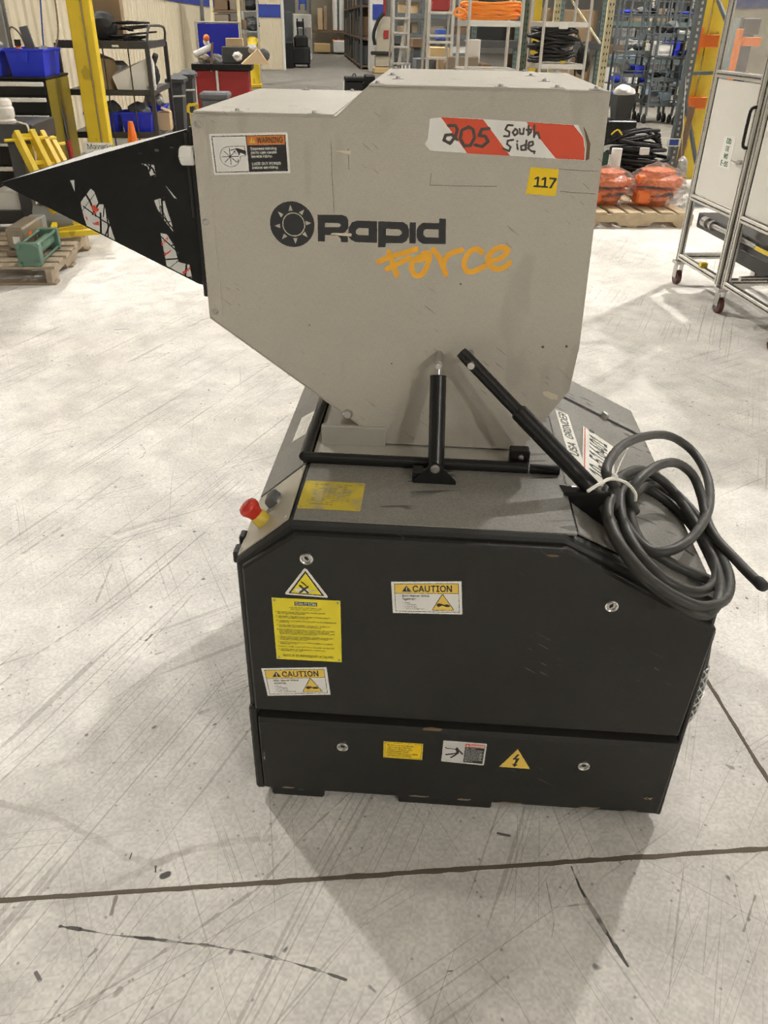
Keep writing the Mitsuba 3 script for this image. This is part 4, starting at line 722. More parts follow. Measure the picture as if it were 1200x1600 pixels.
sp = one("rope_spool", LATHE([(0.0, 0.0), (0.080, 0.0), (0.085, 0.02), (0.070, 0.03), (0.082, 0.06), (0.082, 0.11), (0.070, 0.125), (0.076, 0.135), (0.070, 0.165), (0.05, 0.178), (0.0, 0.178)], (-2.440, 7.42, 0.905), (0, 0, 1), 24), "rope", "white rope spool on the corner of the dark workbench", "spool", smooth=35)
put("loose_end", TU([(-2.33, 7.36, 0.92), (-2.27, 7.31, 0.912), (-2.235, 7.29, 0.90), (-2.225, 7.285, 0.80), (-2.215, 7.285, 0.70), (-2.22, 7.285, 0.62)], 0.008, 6, 4), "rope", sp, smooth=True)
# tool cabinet with drawers
CX0, CX1, CY0, CY1, CZ = -3.12, -2.395, 8.6, 9.42, 1.17
o = thing("tool_cabinet", "black drawer cabinet with pale handles under the blue bins", "cabinet")
put("body", BB(CX0, CX1, CY0 + 0.02, CY1, 0.06, CZ - 0.02, 0.006), "gloss_black", o); put("top", BB(CX0 - 0.01, CX1 + 0.01, CY0, CY1, CZ - 0.02, CZ, 0.004), "gloss_black", o)
for i, (z0, z1) in enumerate(((1.02, 1.14), (0.87, 1.01), (0.64, 0.86), (0.42, 0.63), (0.20, 0.41), (0.08, 0.19))):
    d = put("drawer", BB(CX0 + 0.02, CX1 - 0.015, CY0, CY0 + 0.03, z0, z1, 0.004), "gloss_black", o); put("handle", BB(CX0 + 0.03, CX1 - 0.02, CY0 - 0.022, CY0 + 0.002, z1 - 0.045, z1 - 0.008, 0.006), "white", d, label="pale handle rail")
for x in (CX0 + .1, CX1 - .1):
    for y in (CY0 + .1, CY1 - .1): put("foot", CY((x, y, 0), (x, y, 0.07), 0.04, n=12), "rubber", o)
put("side_panel", BB(CX1 - 0.004, CX1 + 0.004, CY0 + 0.01, CY1 - 0.01, 0.07, CZ - 0.025, 0.002), "olive", o, label="cabinet side with the yellow column reflection painted on in olive")  # black side; its olive is the yellow column's sheen, painted on
def tote(x0, x1, y0, y1, z0, z1, label, name="storage_bin", group=None, m="bin_blue", taper=0.03, parent=None):
    """An open tapered plastic bin with a rolled rim."""
    def r(e, z): return [(x0 + e, y0 + e, z), (x1 - e, y0 + e, z), (x1 - e, y1 - e, z), (x0 + e, y1 - e, z)]
    t = 0.005; v = r(taper, z0) + r(0.004, z1) + r(0.004 + t, z1) + r(taper + t, z0 + t); f = []
    for a, b in ((0, 4), (4, 8), (8, 12)):
        for i in range(4):
            j = (i + 1) % 4; f += [[a + i, a + j, b + j], [a + i, b + j, b + i]]
    f += [[0, 2, 1], [0, 3, 2], [12, 13, 14], [12, 14, 15]]
    o = one(name, tm(v, f), m, label, "bin", group)
    h = 0.022
    put("rim", [BB(x0 - .008, x1 + .008, y0 - .008, y0 + .006, z1 - h, z1, .003), BB(x0 - .008, x1 + .008, y1 - .006, y1 + .008, z1 - h, z1, .003), BB(x0 - .008, x0 + .006, y0, y1, z1 - h, z1, .003), BB(x1 - .006, x1 + .008, y0, y1, z1 - h, z1, .003)], m, o)
    w = (x1 - x0)
    put("grip", hull([(x0 + w * a, y0 - .012 + .015 * (k > 0), z1 - .022 - .10 * b * (z1 - z0) * 4) for a, b in ((.38, 0), (.62, 0), (.56, 1), (.44, 1)) for k in (0, 1)]), m, o)
    return o
tote(-2.735, -2.385, 8.66, 9.25, CZ + .001, 1.395, "blue plastic bin standing on the black drawer cabinet")
tote(-3.15, -2.77, 8.66, 9.25, CZ + .001, 1.385, "blue plastic bin cut off by the left edge of the picture")
one("foam_bar", BAR((-2.50, 8.85, 1.20), (-2.57, 8.83, 1.57), 0.075, 0.03, (1, 0, 0)), "grey_plastic", "dark grey flat bar standing in the blue bin on the cabinet", "bar")
one("cable_end", TU([(-2.69, 8.9, 1.22), (-2.715, 8.88, 1.40), (-2.71, 8.86, 1.53), (-2.67, 8.85, 1.56), (-2.61, 8.87, 1.48), (-2.57, 8.9, 1.25)], 0.008, 8, 5), "beige_metal", "thin brown hose arching out of the blue bin", "hose", smooth=True)
o = thing("spray_bottle", "small orange bottle with a black cap in the blue bin", "bottle"); put("bottle", LATHE([(0, 0), (.04, 0), (.042, .17), (.03, .21), (.018, .22), (.018, .23), (0, .23)], (-2.62, 8.74, 1.19), n=14), "orange", o, smooth=35); put("cap", CY((-2.62, 8.74, 1.415), (-2.62, 8.74, 1.465), .028, n=12), "gloss_black", o)
one("wrapped_parts", lump((-2.455, 8.95, 1.34), (.05, .12, .08), 3), "grey_plastic", "clear wrapped dark parts at the right end of the blue bin", "parts")
one("plastic_bag", lump((-2.95, 8.9, 1.40), (.15, .12, .09), 5), "off_white", "crumpled pale plastic bag in the bin at the left edge", "bag")
one("paint_can", LATHE([(0, 0), (.05, 0), (.05, .09), (.04, .10), (0, .10)], (-2.55, 8.98, 1.30), n=14), "gloss_black", "black round lid in the blue bin beside the flat bar", "lid", smooth=35)
one("air_hose", TU([(-2.48, 9.0, 1.20), (-2.46, 9.02, 1.5), (-2.43, 9.05, 1.8), (-2.40, 9.08, 2.3), (-2.40, 9.1, 2.6)], 0.007, 8, 5), "label_blue", "thin dark blue air hose hanging down behind the blue bin", "hose", smooth=True)
one("air_hose", TU([(-2.44, 9.1, 1.25), (-2.39, 9.1, 1.38), (-2.34, 9.15, 1.55), (-2.33, 9.18, 1.9), (-2.34, 9.2, 2.6)], 0.008, 8, 5), "beige_metal", "brownish hose hanging down beside the black wire shelf", "hose", smooth=True)
# yellow column
o = thing("yellow_column", "tall yellow steel column in front of the black wire shelf", "column")
put("box_section", BB(-2.195, -2.062, 9.0, 9.16, 0.0, 4.2, 0.008), "yellow", o); put("box_section", BB(-2.058, -1.985, 9.012, 9.16, 0.0, 4.2, 0.006), "yellow", o)
put("foot_plate", BB(-2.30, -1.88, 8.92, 9.26, 0.0, 0.02, 0.003), "yellow", o); put("conduit", CY((-2.060, 8.994, 0.1), (-2.060, 8.994, 4.0), 0.006, n=8), "beige_metal", o)
# black wire shelf cart
SX0, SX1, SY0, SY1 = -2.55, -1.635, 9.8, 11.1
o = thing("shelf_cart", "black steel shelf cart behind the yellow column, loaded with cables and boxes", "shelf")
for z, t in ((0.575, 0.05), (0.985, 0.045), (1.435, 0.06)):
    k = put("shelf", BB(SX0, SX1, SY0, SY1, z - 0.018, z, 0.002), "black_metal", o); put("shelf_edge", [BB(SX0, SX1, SY0 - 0.008, SY0 + 0.006, z - t, z + 0.012, 0.002), BB(SX1 - 0.006, SX1 + 0.008, SY0, SY1, z - t, z + 0.012, 0.002)], "black_metal", k)
put("shelf", BB(SX0, SX1, SY0, SY1, 0.14, 0.16, 0.002), "black_metal", o)
for x in (SX0, SX1):
    for y in (SY0, SY1): put("post", BB(x - 0.022, x + 0.022, y - 0.022, y + 0.022, 0.08, 1.42, 0.003), "black_metal", o); put("caster", CY((x - .02, y, .045), (x + .02, y, .045), .045, n=14), "rubber", o)
for x in (-2.09, -1.83): put("wire_upright", CY((x, SY0 - 0.012, 0.14), (x, SY0 - 0.012, 1.45), 0.007, n=6), "black_metal", o)
put("hoop_handle", TU([(SX1, SY0, 1.40), (SX1 + .02, SY0 + .1, 1.56), (SX1 + .03, SY0 + .35, 1.585), (SX1 + .02, SY1 - .1, 1.56), (SX1, SY1, 1.40)], 0.013, 8, 4), "black_metal", o, smooth=True)
put("price_tag", BB(-1.99, -1.92, SY0 - 0.0095, SY0 - 0.008, 1.39, 1.41, 0), "white", o)
z = 1.437
one("cable_heap", coil((-1.83, 10.05, z + .02), .22, 12, .009, 5, flat=.75, lift=.014, n=6, jit=.42), "gloss_black", "tangled heap of thin black cables on top of the black shelf cart", "cables", smooth=True)
one("carry_bag", lump((-2.10, 10.05, z + .13), (.14, .13, .14), 8, .15), "dark", "black cloth bag on top of the black shelf cart", "bag")
one("switch_box", BB(-2.26, -2.19, 9.84, 9.94, z, z + .085, .004), "dull_alu", "small grey box with a round knob on the cart top", "box")
one("cardboard_box", BB(-2.30, -1.95, 10.30, 10.48, z, z + .42, .004), "card", "brown carton behind the black cloth bag", "box")
z = 0.987
with frame(rotz(12, (-1.83, 10.0, z))): one("crumpled_paper", hull([(-.20, -.12, .0), (.20, -.14, .0), (.2, .12, 0), (-.18, .12, 0), (-.24, -.10, .13), (-.05, -.10, .20), (.19, -.13, .32), (.22, .05, .25), (-.18, .10, .17)]), "white", "crumpled white paper bag on the middle shelf of the cart", "paper bag")
with frame(rotz(-25, (-2.17, 10.05, z))): one("cardboard_tray", hull([(-.10, -.18, .10), (.10, -.18, 0), (.12, .15, 0), (-.12, .15, .10), (-.13, -.16, .32), (.02, -.18, .30), (-.12, .15, .33), (.05, .15, .28)]), "tan", "tilted open carton on the middle shelf of the cart", "carton")
one("power_tool", [lump((-1.70, 10.22, z + .13), (.10, .08, .11), 12, .3), CY((-1.72, 10.2, z + .1), (-1.60, 10.1, z + .33), .03, n=10)], "dark", "dark power tool lying right of the crumpled paper", "tool")
one("plastic_wrap", lump((-1.68, 9.95, 0.60 + .42), (.07, .06, .04), 14, .4), "dull_alu", "crumpled grey film on the right end of the cart's middle shelf", "film")
one("metal_pot", LATHE([(0, 0), (.09, 0), (.11, .10), (.10, .22), (.06, .26), (0, .26)], (-2.05, 10.3, z), n=16), "dull_alu", "rounded grey part at the back of the middle shelf", "part", smooth=35)
z = 0.577
tote(-2.02, -1.68, 9.84, 10.2, z, z + .20, "blue bin on the lower shelf of the black cart, right one"); tote(-2.40, -2.04, 9.84, 10.2, z, z + .195, "blue bin on the lower shelf of the black cart, left one")
tote(-1.97, -1.66, 10.62, 11.0, z, z + .20, "blue bin at the back right of the cart's lower shelf"); one("film_ball", lump((-1.80, 10.8, z + .24), (.12, .10, .09), 19, .4), "dull_alu", "crumpled grey film on the blue bin at the back of the cart", "film")
one("bagged_parts", lump((-1.84, 10.02, z + .20), (.12, .12, .09), 17), "grey_plastic", "bagged parts heaped in the right blue bin of the cart", "bag"); one("bagged_parts", lump((-2.14, 10.02, z + .20), (.11, .12, .10), 18), "grey_plastic", "bagged parts heaped in the left blue bin of the cart", "bag")
one("carton", [BB(-1.66, -1.52, 10.05, 10.25, 0.58, 0.76, .003), hull([(-1.60, 10.0, .80), (-1.50, 10.05, .76), (-1.52, 10.2, .77), (-1.62, 10.2, .81), (-1.60, 10.0, .805), (-1.50, 10.05, .765)])], "tan", "small open carton at the right end of the cart's lower shelf", "carton")
o = thing("traffic_cone", "orange traffic cone in front of the black shelf cart", "cone")
put("cone", LATHE([(.135, 0.03), (.12, .05), (.028, .72), (.024, .735), (0, .735)], (-1.82, 9.35, 0), n=24), "orange", o, smooth=35); put("base", BB(-2.0, -1.64, 9.17, 9.53, 0, .035, .01), "orange", o)
o = thing("push_broom", "dark stick with a red grip leaning beside the yellow column", "stick"); put("stick", CY((-2.30, 8.75, 0.02), (-2.42, 9.05, 1.10), .014, n=8), "black_metal", o); put("grip", CY((-2.345, 8.86, .42), (-2.362, 8.905, .60), .024, n=10), "red", o, label="red grip")
with frame(rotz(-4, (-1.964,8.4,0.59))):
    o = thing("desk_sign", "small white sign lettered Maverick behind the black feed chute", "sign")
    put("plate", BB(-.125, .125, -.003, .003, -.09, .055, .001), "white", o); m = meshkit.text_mesh("Maverick", .045, .001); m.apply_transform(trimesh.transformations.rotation_matrix(math.pi / 2, [1, 0, 0])); m.apply_translation([-.105, -.004, .0]); put("lettering", m, "trash_grey", o)
    put("stand", BB(-.06, .06, -.002, .05, -0.5895, -.088, .002), "grey_plastic", o)
# bins, crates and the red bench further back
for i, (x0, x1, y0, y1, h, lb) in enumerate(((-1.761, -1.582, 11.8, 12.2, .95, "dark grey plastic trash bin right of the black shelf cart"), (-1.765, -1.578, 12.9, 13.3, .95, "second dark grey trash bin, nearer the red bench"))):
    o = thing("trash_bin", lb, "trash bin"); c = lambda e, z: [(x0 + e, y0 + e, z), (x1 - e, y0 + e, z), (x1 - e, y1 - e, z), (x0 + e, y1 - e, z)]
    put("body", hull(c(.06, 0) + c(.0, h)), "trash_grey", o); put("lid", hull(c(-.03, h) + c(-.03, h + .04) + [((x0 + x1) / 2, (y0 + y1) / 2, h + .10), (x0 + .05, y1 - .1, h + .09), (x1 - .05, y1 - .1, h + .09)]), "trash_grey", o)
    put("grip_bar", CY((x1 - .16, y0 - .02, h - .16), (x1 + .03, y0 - .02, h - .15), .012, n=8), "off_white", o)
o = thing("storage_box", "grey plastic tool box with a lid behind the hopper's left corner", "box")
put("body", BB(-1.22, -.91, 10.6, 10.95, .50, .85, .012), "grey_plastic", o); put("lid", BB(-1.24, -.89, 10.58, 10.97, .85, .92, .02), "grey_plastic", o, label="rounded grey lid")
one("box_stand", [BB(-1.27, -.85, 10.55, 11.0, .45, .50, .006)] + [BB(x, x + .05, y, y + .05, 0, .45, .003) for x in (-1.25, -.92) for y in (10.57, 10.93)], "black_metal", "dark low stand under the grey tool box", "stand")
one("floor_bracket", [BAR((-1.321,10.2,0.825), (-1.221,10.2,0.833), .03, .03), BAR((-1.321,10.2,0.825), (-1.33,10.2,0.747), .03, .03), BAR((-1.221,10.2,0.833), (-1.23,10.2,0.748), .03, .03)] + [BB(-1.315, -1.301, 10.19, 10.21, 0, 0.754, .002)], "yellow", "small yellow bracket beside the hopper's left corner", "bracket")
RY = 15.0
o = thing("red_bench", "dark red steel bench with two doors and cluttered black top", "bench")
RX0, RX1 = -1.796, -0.918; RZ = 1.038
put("body", BB(RX0, RX1, RY, RY + .6, .10, RZ - .09, .008), "red", o)
xm = RX0 + (RX1 - RX0) * .40
put("door", BB(RX0 + .03, xm - .01, RY - .018, RY, .14, RZ - .10, .004), "red", o); put("door", BB(xm + .04, RX1 - .02, RY - .018, RY, .14, RZ - .10, .004), "red", o)
put("centre_strip", BB(xm - .005, xm + .035, RY - .022, RY, .14, RZ - .09, .003), "off_white", o); put("edge_strip", BB(RX0 - .01, RX0 + .022, RY - .02, RY, .14, RZ - .09, .003), "off_white", o)
put("worktop", BB(RX0 - .03, RX1 + .06, RY - .05, RY + .65, RZ - .09, RZ, .008), "gloss_black", o, label="black worktop")
for x in (RX0 + .06, RX1 - .06): put("caster", CY((x - .02, RY + .1, .05), (x + .02, RY + .1, .05), .05, n=12), "rubber", o)
# what lies on the red bench
one("drill", [CY((RX0 + .02, RY + .12, RZ + .12), (RX0 + .30, RY + .2, RZ + .24), .05, n=10), lump((RX0 + .22, RY + .2, RZ + .30), (.05, .05, .05), 2)], "off_white", "white grinder with an orange end on the left of the red bench", "tool")
one("orange_ball", lump((RX0 + .23, RY + .16, RZ + .36), (.05, .05, .05), 4, .1), "orange", "orange ball above the white grinder", "ball")
one("small_carton", BB(RX0 + .52, RX0 + .80, RY + .3, RY + .5, RZ + .24, RZ + .36, .004), "tan", "light brown carton on top of the clutter on the red bench", "carton")
one("parts_tray", BB(RX0 + .45, RX0 + .92, RY + .25, RY + .55, RZ, RZ + .24, .01), "trash_grey", "dark tray under the light brown carton", "tray")
with frame(rotz(10, (RX0 + 1.05, RY + .02, RZ))): one("brown_wedge", hull([(-.26, 0, 0), (.18, 0, 0), (.18, .3, 0), (-.26, .3, 0), (.0, .06, .22), (.03, .2, .23)]), "tan", "torn brown cardboard wedge on the red bench", "cardboard")
for i, (dx, dz, s, mm) in enumerate(((.36, .06, .09, "grey_steel"), (.70, .10, .08, "off_white"), (.95, .20, .09, "dull_alu"), (1.12, .12, .10, "trash_grey"), (.15, .05, .10, "beige_metal"), (.86, .06, .08, "white"))):
    one("bench_clutter", lump((RX0 + dx, RY + .22 + .04 * i, RZ + dz), (s, s * .8, s * .9), 30 + i, .35), mm, ("grey metal lump beside the white grinder", "pale rag beside the dark tray", "silver part right of the light brown carton", "dark motor at the right end of the red bench", "brownish part at the left end of the red bench", "white cup in front of the dark tray")[i], "part")
one("dark_red_rod", BAR((RX0 + .28, RY - .03, RZ - .12), (RX0 + .33, RY + .04, RZ + .30), .035, .03), "brown", "dark red bar standing up at the front of the red bench", "bar")
o = thing("welding_screen", "dark blue welding screen behind the red bench", "screen")
sx0, sx1, sz0, sz1 = -1.842, -1.134, 0.35, 1.592
put("cloth", BB(sx0, sx1, 16.49, 16.51, sz0, sz1, .004), "screen_blue", o)
for x in (sx0 - .03, sx1 + .03): put("post", CY((x, 16.5, 0), (x, 16.5, sz1 + .03), .018, n=8), "dull_alu", o)
put("top_rail", CY((sx0 - .03, 16.5, sz1 + .02), (sx1 + .03, 16.5, sz1 + .02), .014, n=8), "dull_alu", o)
# shelves behind the screen, mast with buckets, yellow jack, then the cream pier
o = thing("brown_rack", "brown stacked timber rack behind the blue welding screen", "rack")
BX0, BX1 = -2.287, -1.695
for x in (BX0, BX1 + .08): put("upright", BB(x - .04, x + .04, 24.0, 24.08, 0, 3.2, .004), "upright_cream", o)
for i in range(6): put("board", BB(BX0, BX1 + .05, 24.0, 24.9, .55 + .42 * i, .60 + .42 * i, .004), "brown", o)
for i in range(5):
    for j in range(2):
        one("timber_bundle", BB(BX0 + .06 + .40 * j, BX0 + .40 + .40 * j, 24.05, 24.8, .602 + .42 * i, .602 + .42 * i + (.22 + .06 * ((i + j) % 3)), .01), "brown" if (i + j) % 2 else "beige_metal", ("right", "left")[j == 0] + " bundle, " + LEVEL[i + 1] + " board of the timber rack behind the blue screen", "bundle", "brown bundles on the rack behind the blue screen")
o = thing("equipment_tower", "narrow grey shelf tower left of the cream pier", "shelf")
TX0, TX1 = -1.708, -1.291
for x in (TX0, TX1): put("post", BB(x - .03, x + .03, 27.0, 27.06, 0, 3.4, .003), "dull_alu", o)
for i in range(6): put("shelf", BB(TX0, TX1, 27.0, 27.6, .35 + .50 * i, .39 + .50 * i, .003), "grey_steel", o)
for i, (mm, lb) in enumerate((("red", "red crate at the bottom of the grey tower"), ("yellow", "yellow rag in the grey tower"), ("trash_grey", "dark canister in the grey tower"), ("dark", "black bucket high in the grey tower"), ("gloss_black", "black kettle high in the grey tower"))):
    one("tower_item", lump(((TX0 + TX1) / 2, 27.2, .39 + .5 * i + .17), (.24, .2, .18), 50 + i, .3), mm, lb, "item")
o = thing("floor_jack", "yellow upright floor jack at the foot of the cream pier", "jack")
JX = -1.39; put("column", BB(JX - .16, JX + .12, 26.0, 26.2, .1, 0.601, .02), "yellow", o); put("head", BB(JX - .20, JX + .05, 26.0, 26.2, 0.585, 0.743, .03), "yellow", o); put("base", BB(JX - .16, JX + .16, 25.9, 26.3, 0, .11, .02), "yellow", o)
KX0, KX1 = -1.695, -0.767
o = thing("cladded_pier", "cream corrugated pier with a blue stripe left of the aisle", "pier")
put("core", BB(KX0, KX1, 36.2, 37.2, 0, 5, .01), "cream", o)
nr = 9
for i in range(nr): put("rib", BB(KX0 + (i + .25) * (KX1 - KX0) / nr, KX0 + (i + .72) * (KX1 - KX0) / nr, 36.165, 36.2, .0, 5, .006), "cream", o)
put("blue_stripe", BB(KX0 - .01, KX1 - .08, 36.14, 36.19, 1.76, 2.18, .003), "band_blue", o, label="blue painted stripe"); put("edge_trim", BB(KX1 - .05, KX1 + .05, 36.13, 36.2, 0, 5, .004), "off_white", o)
# machines along the aisle beyond the pier
one("black_cabinet", [BB(-0.821, -0.43, 37.5, 38.2, 0, 0.922, .02)], "gloss_black", "black machine cabinet right of the cream pier", "cabinet")
one("grey_locker", [BB(-0.818, -0.439, 39.5, 40.3, 0, 1.992, .02)], "upright_grey", "tall grey locker behind the black machine cabinet", "locker")
one("dark_curtain", [BB(-0.887, -0.337, 43, 43.4, 1.972, 5.2, .02)], "trash_grey", "dark hanging duct above the grey locker", "duct")
o = thing("pallet_truck", "black stacker truck at the left of the far aisle", "truck")
tx = -0.118; put("body", BB(tx - .38, tx + .38, 38, 39.2, .12, .75, .06), "dark", o); put("motor_cover", BB(tx - .28, tx + .30, 38.1, 38.9, .7, 1.15, .08), "dark", o); put("mast", [BB(tx + .12 * s - .03, tx + .12 * s + .03, 38.9, 39.0, .3, 1.75, .005) for s in (-1, 1)], "dark", o); put("display", BB(tx - .16, tx + .16, 38.0, 38.1, 1.45, 1.65, .02), "dark", o)
for s in (-1, 1): put("wheel", CY((tx + .3 * s - .05, 38.3, .13), (tx + .3 * s + .05, 38.3, .13), .13, n=14), "rubber", o)
o = thing("white_cabinet", "white machine enclosure with dark panels beyond the stacker truck", "enclosure")
wx0, wx1, wz = -0.457, 0.422, 1.955
put("shell", BB(wx0, wx1, 46, 47.5, 0, wz, .03), "white", o); put("panel", BB(wx0 + .15, wx0 + .62, 45.97, 46, .6, wz - .6, .01), "grey_steel", o); put("panel", BB(wx1 - .42, wx1 - .04, 45.97, 46, .3, wz - .55, .01), "dull_alu", o)

# ---------------------------------------------------------------- the far end and the racks right of the aisle
def upright(parent, x, y, h, m="upright_cream", w=0.08, holes=True):
    """A rack post with its row of slots."""
    k = put("upright", BB(x - w / 2, x + w / 2, y, y + 0.06, 0, h, 0.003), m, parent)
    if holes: put("slot", [BB(x + s * w * .22 - .006, x + s * w * .22 + .006, y - 0.002, y + 0.001, z, z + .028, 0) for s in (-1, 1) for z in np.arange(0.3, min(h, 2.6) - .05, 0.075)], "dark", k); scene_stuff(k + "__slot")
def scene_stuff(k): labels.setdefault(k, {})["kind"] = "stuff"
# far wall of stock at the end of the aisle
FX = lambda px, Y: px
o = thing("stock_rack", "tall pallet rack closing the far end of the aisle", "rack")
fx0, fx1 = 0.45, 3.134
for x in (fx0, (fx0 + fx1) / 2 + .3, fx1): put("upright", BB(x - .06, x + .06, 55.5, 55.6, 0, 6, .004), "upright_grey", o)
for z in (1.237, 4.1): put("beam", BB(fx0, fx1, 55.4, 55.5, z - .14, z, .006), "orange" if z > 4 else "brown", o); put("deck", BB(fx0, fx1, 55.5, 56.8, z - .06, z - .01, .004), "brown", o)
zb = 1.237
one("wooden_crate", BB(0.625, 1.577, 55.0, 56.2, .1, 0.545, .02), "crate", "plywood crate on the floor at the far end of the aisle", "crate")
one("orange_box", BB(1.729, 2.875, 55.0, 56.2, .75, 0.627, .02), "orange", "orange box on the far floor right of the plywood crate", "box")
one("white_bags", BB(1.758, 2.791, 54.9, 56.0, .08, .72, .06), "off_white", "pale load under the orange box at the far end", "load")
one("white_drum", LATHE([(0, 0), (.36, 0), (.36, 1.7), (.3, 1.9), (0, 1.9)], (2.124, 55.95, zb), n=18), "paper", "white wrapped drum on the far rack", "drum", smooth=35)
for i, (a, b, h, mm, lb) in enumerate(((497, 506, 1.1, "tan", "two-tone light carton on the far rack"), (506, 513, 1.2, "card", "brown carton beside the light one on the far rack"), (540, 552, 1.3, "dark", "dark crate right of the white drum on the far rack"))):
    one("rack_box", BB(fx0 + (a - 486) / 70 * (fx1 - fx0), fx0 + (b - 486) / 70 * (fx1 - fx0) - .05, 55.5, 56.5, zb, zb + h, .02), mm, lb, "box")
one("hand_cart", [TU([(-0.183, 54, 2.2), (-0.167, 54, 3.0), (0.197, 54, 3.0), (0.183, 54, 2.2)], .05, 6, 0), BB(-0.137, 0.155, 53.97, 54.03, 2.5, 2.8, .02)], "label_blue", "blue framed sign high on the far wall", "sign")
one("back_panel", BB(-1.263, 4.978, 57.5, 57.7, 0, 6, 0), "beige_robot", "beige far partition behind the stock rack", "partition")
# long rack along the right of the aisle, seen end on
o = thing("aisle_rack", "brown timber rack running along the right side of the aisle", "rack")
ax = 2.287
for i in range(7):
    y = 37.5 + i * 2.4
    put("upright", BB(ax, ax + .1, y, y + .1, 0, 6, .004), "upright_grey", o); put("upright", BB(ax + 1.0, ax + 1.1, y, y + .1, 0, 6, .004), "upright_grey", o)
for z in (.15, 1.15, 2.25, 3.4):
    put("shelf", BB(ax, ax + 1.1, 37.5, 52, z - .08, z, .006), "brown", o)
rnd = random.Random(11)
for i in range(6):
    for z in (.15, 1.15, 2.25):
        h = rnd.uniform(.5, .95)
        one("leaning_boards", BB(ax + .05, ax + .95, 37.7 + 2.4 * i, 39.6 + 2.4 * i, z + .002, z + h, .03), ("card", "brown", "brown", "trash_grey")[rnd.randrange(4)], "brown stock in the " + ORD[i] + " bay, " + ("bottom", "middle", "top")[(.15, 1.15, 2.25).index(z)] + " level of the aisle rack", "stock", "brown stock on the rack along the aisle")
PX0, PX1 = 2.529, 3.099
o = thing("white_pier", "pale pier with a blue stripe right of the aisle", "pier"); put("core", BB(PX0, PX1, 35.6, 36.3, 0, 6, .02), "off_white", o); put("blue_stripe", BB(PX0 + .12, PX1 + .02, 35.57, 35.6, 1.75, 2.25, .003), "band_blue", o, label="blue painted stripe")
rx = 3.002
o = thing("cylinder_cart", "beige upright machine with a red label by the pale pier", "machine")
put("body", hull([(rx - .32, 34.4, .25), (rx + .38, 34.4, .25), (rx + .38, 35, .25), (rx - .32, 35, .25), (rx - .26, 34.5, 1.5), (rx + .34, 34.5, 1.5), (rx - .1, 34.6, 1.85), (rx + .24, 34.6, 1.85), (rx + .3, 35, 1.5), (rx - .2, 35, 1.5)]), "beige_robot", o); put("base", BB(rx - .38, rx + .30, 34.4, 35.1, 0, .22, .04), "crate", o)
put("label_plate", BB(rx - .02, rx + .16, 34.43, 34.48, 1.15, 1.42, .004), "red", o, label="red label"); put("hose", TU([(rx - .34, 34.4, .95), (rx - .40, 34.35, 1.3), (rx - .22, 34.35, 1.75), (rx - .02, 34.4, 1.95)], .06, 8, 5), "dark", o, smooth=True); put("black_bracket", BB(rx - .5, rx + .38, 34.3, 34.4, .62, .74, .02), "dark", o); put("yellow_guard", BB(rx + .42, rx + .60, 34.2, 34.4, 0, .75, .02), "yellow", o); put("lamp_mast", CY((rx + .02, 34.7, 1.85), (rx + .02, 34.7, 2.55), .05, n=8), "red", o)
o = thing("tool_case", "black tool case on the floor behind the step of the hopper", "case")
cx0, cx1 = 1.061, 1.575; put("body", BB(cx0, cx1, 24, 24.5, .02, .30, .03), "gloss_black", o); put("lid", BB(cx0 - .01, cx1 + .01, 23.99, 24.51, .30, .42, .03), "gloss_black", o); put("handle", TU([(cx0 + .2, 24.2, .42), (cx0 + .24, 24.2, .48), (cx1 - .24, 24.2, .48), (cx1 - .2, 24.2, .42)], .015, 6, 0), "rubber", o); put("white_tag", BB(cx0 - .03, cx0 - .012, 24.05, 24.12, .05, .3, .003), "white", o)
one("tool_case", [BB(1.615, 1.914, 24.6, 25.0, .0, .44, .04)], "gloss_black", "second black case half hidden by the hopper top", "case")
# racks of boxes behind the ladders and wire shelves
def rack(name, label, x0, x1, y, levels, bays, m_up, m_beam, seed, box_mats, group, box_label, d=1.0, top=4.0):
    o = thing(name, label, "rack"); rnd = random.Random(seed); w = (x1 - x0) / bays
    for b in range(bays + 1): upright(o, x0 + b * w, y, top, m_up)
    for z in levels:
        put("beam", BB(x0, x1, y - .02, y + .03, z - .11, z, .004), m_beam, o); put("deck", BB(x0, x1, y + .03, y + d, z - .04, z - .012, .002), "grey_steel", o)
    lv = [0.0] + list(levels)
    for li, z in enumerate(lv):
        count = 0
        h = (lv[li + 1] - z if li + 1 < len(lv) else 1.0) - .18
        for b in range(bays):
            x = x0 + b * w + .06
            while x < x0 + (b + 1) * w - .25:
                bw = rnd.uniform(.28, .75); bw = min(bw, x0 + (b + 1) * w - .06 - x); hh = h * rnd.uniform(.45, .98)
                mm = box_mats[rnd.randrange(len(box_mats))]
                kk = one("stock_box", BB(x, x + bw - .03, y + rnd.uniform(.06, .15), y + d * .9, z, z + hh, .008), mm, f"{TONE[mm]} {box_label[0]}, {ORD[min(count, 19)]} from left, {LEVEL[li]} level, {box_label[1]}", "box", group); count += 1
                x += bw
    return o
rack("pallet_rack", "cream pallet rack full of cartons behind the aluminium ladders", 2.291, 4.299, 23.0, (.60, 1.02, 1.44, 1.86, 2.3), 3, "upright_grey", "upright_grey", 3, ("card", "brown", "dark", "brown", "tan", "trash_grey", "beige_metal", "off_white"), "cartons on the rack behind the ladders", ("carton", "rack behind the ladders"))
rack("pallet_rack", "cream pallet rack of tall brown cartons behind the wire shelves", 2.976, 5.257, 16.0, (.62, 1.42), 3, "upright_green", "trash_grey", 5, ("card", "card", "card", "brown", "tan", "dark"), "cartons on the rack behind the wire shelves", ("carton", "rack behind the wire shelves"))
o = thing("rack_end_frame", "cream slotted rack end frame right of the black hose shelf", "frame")
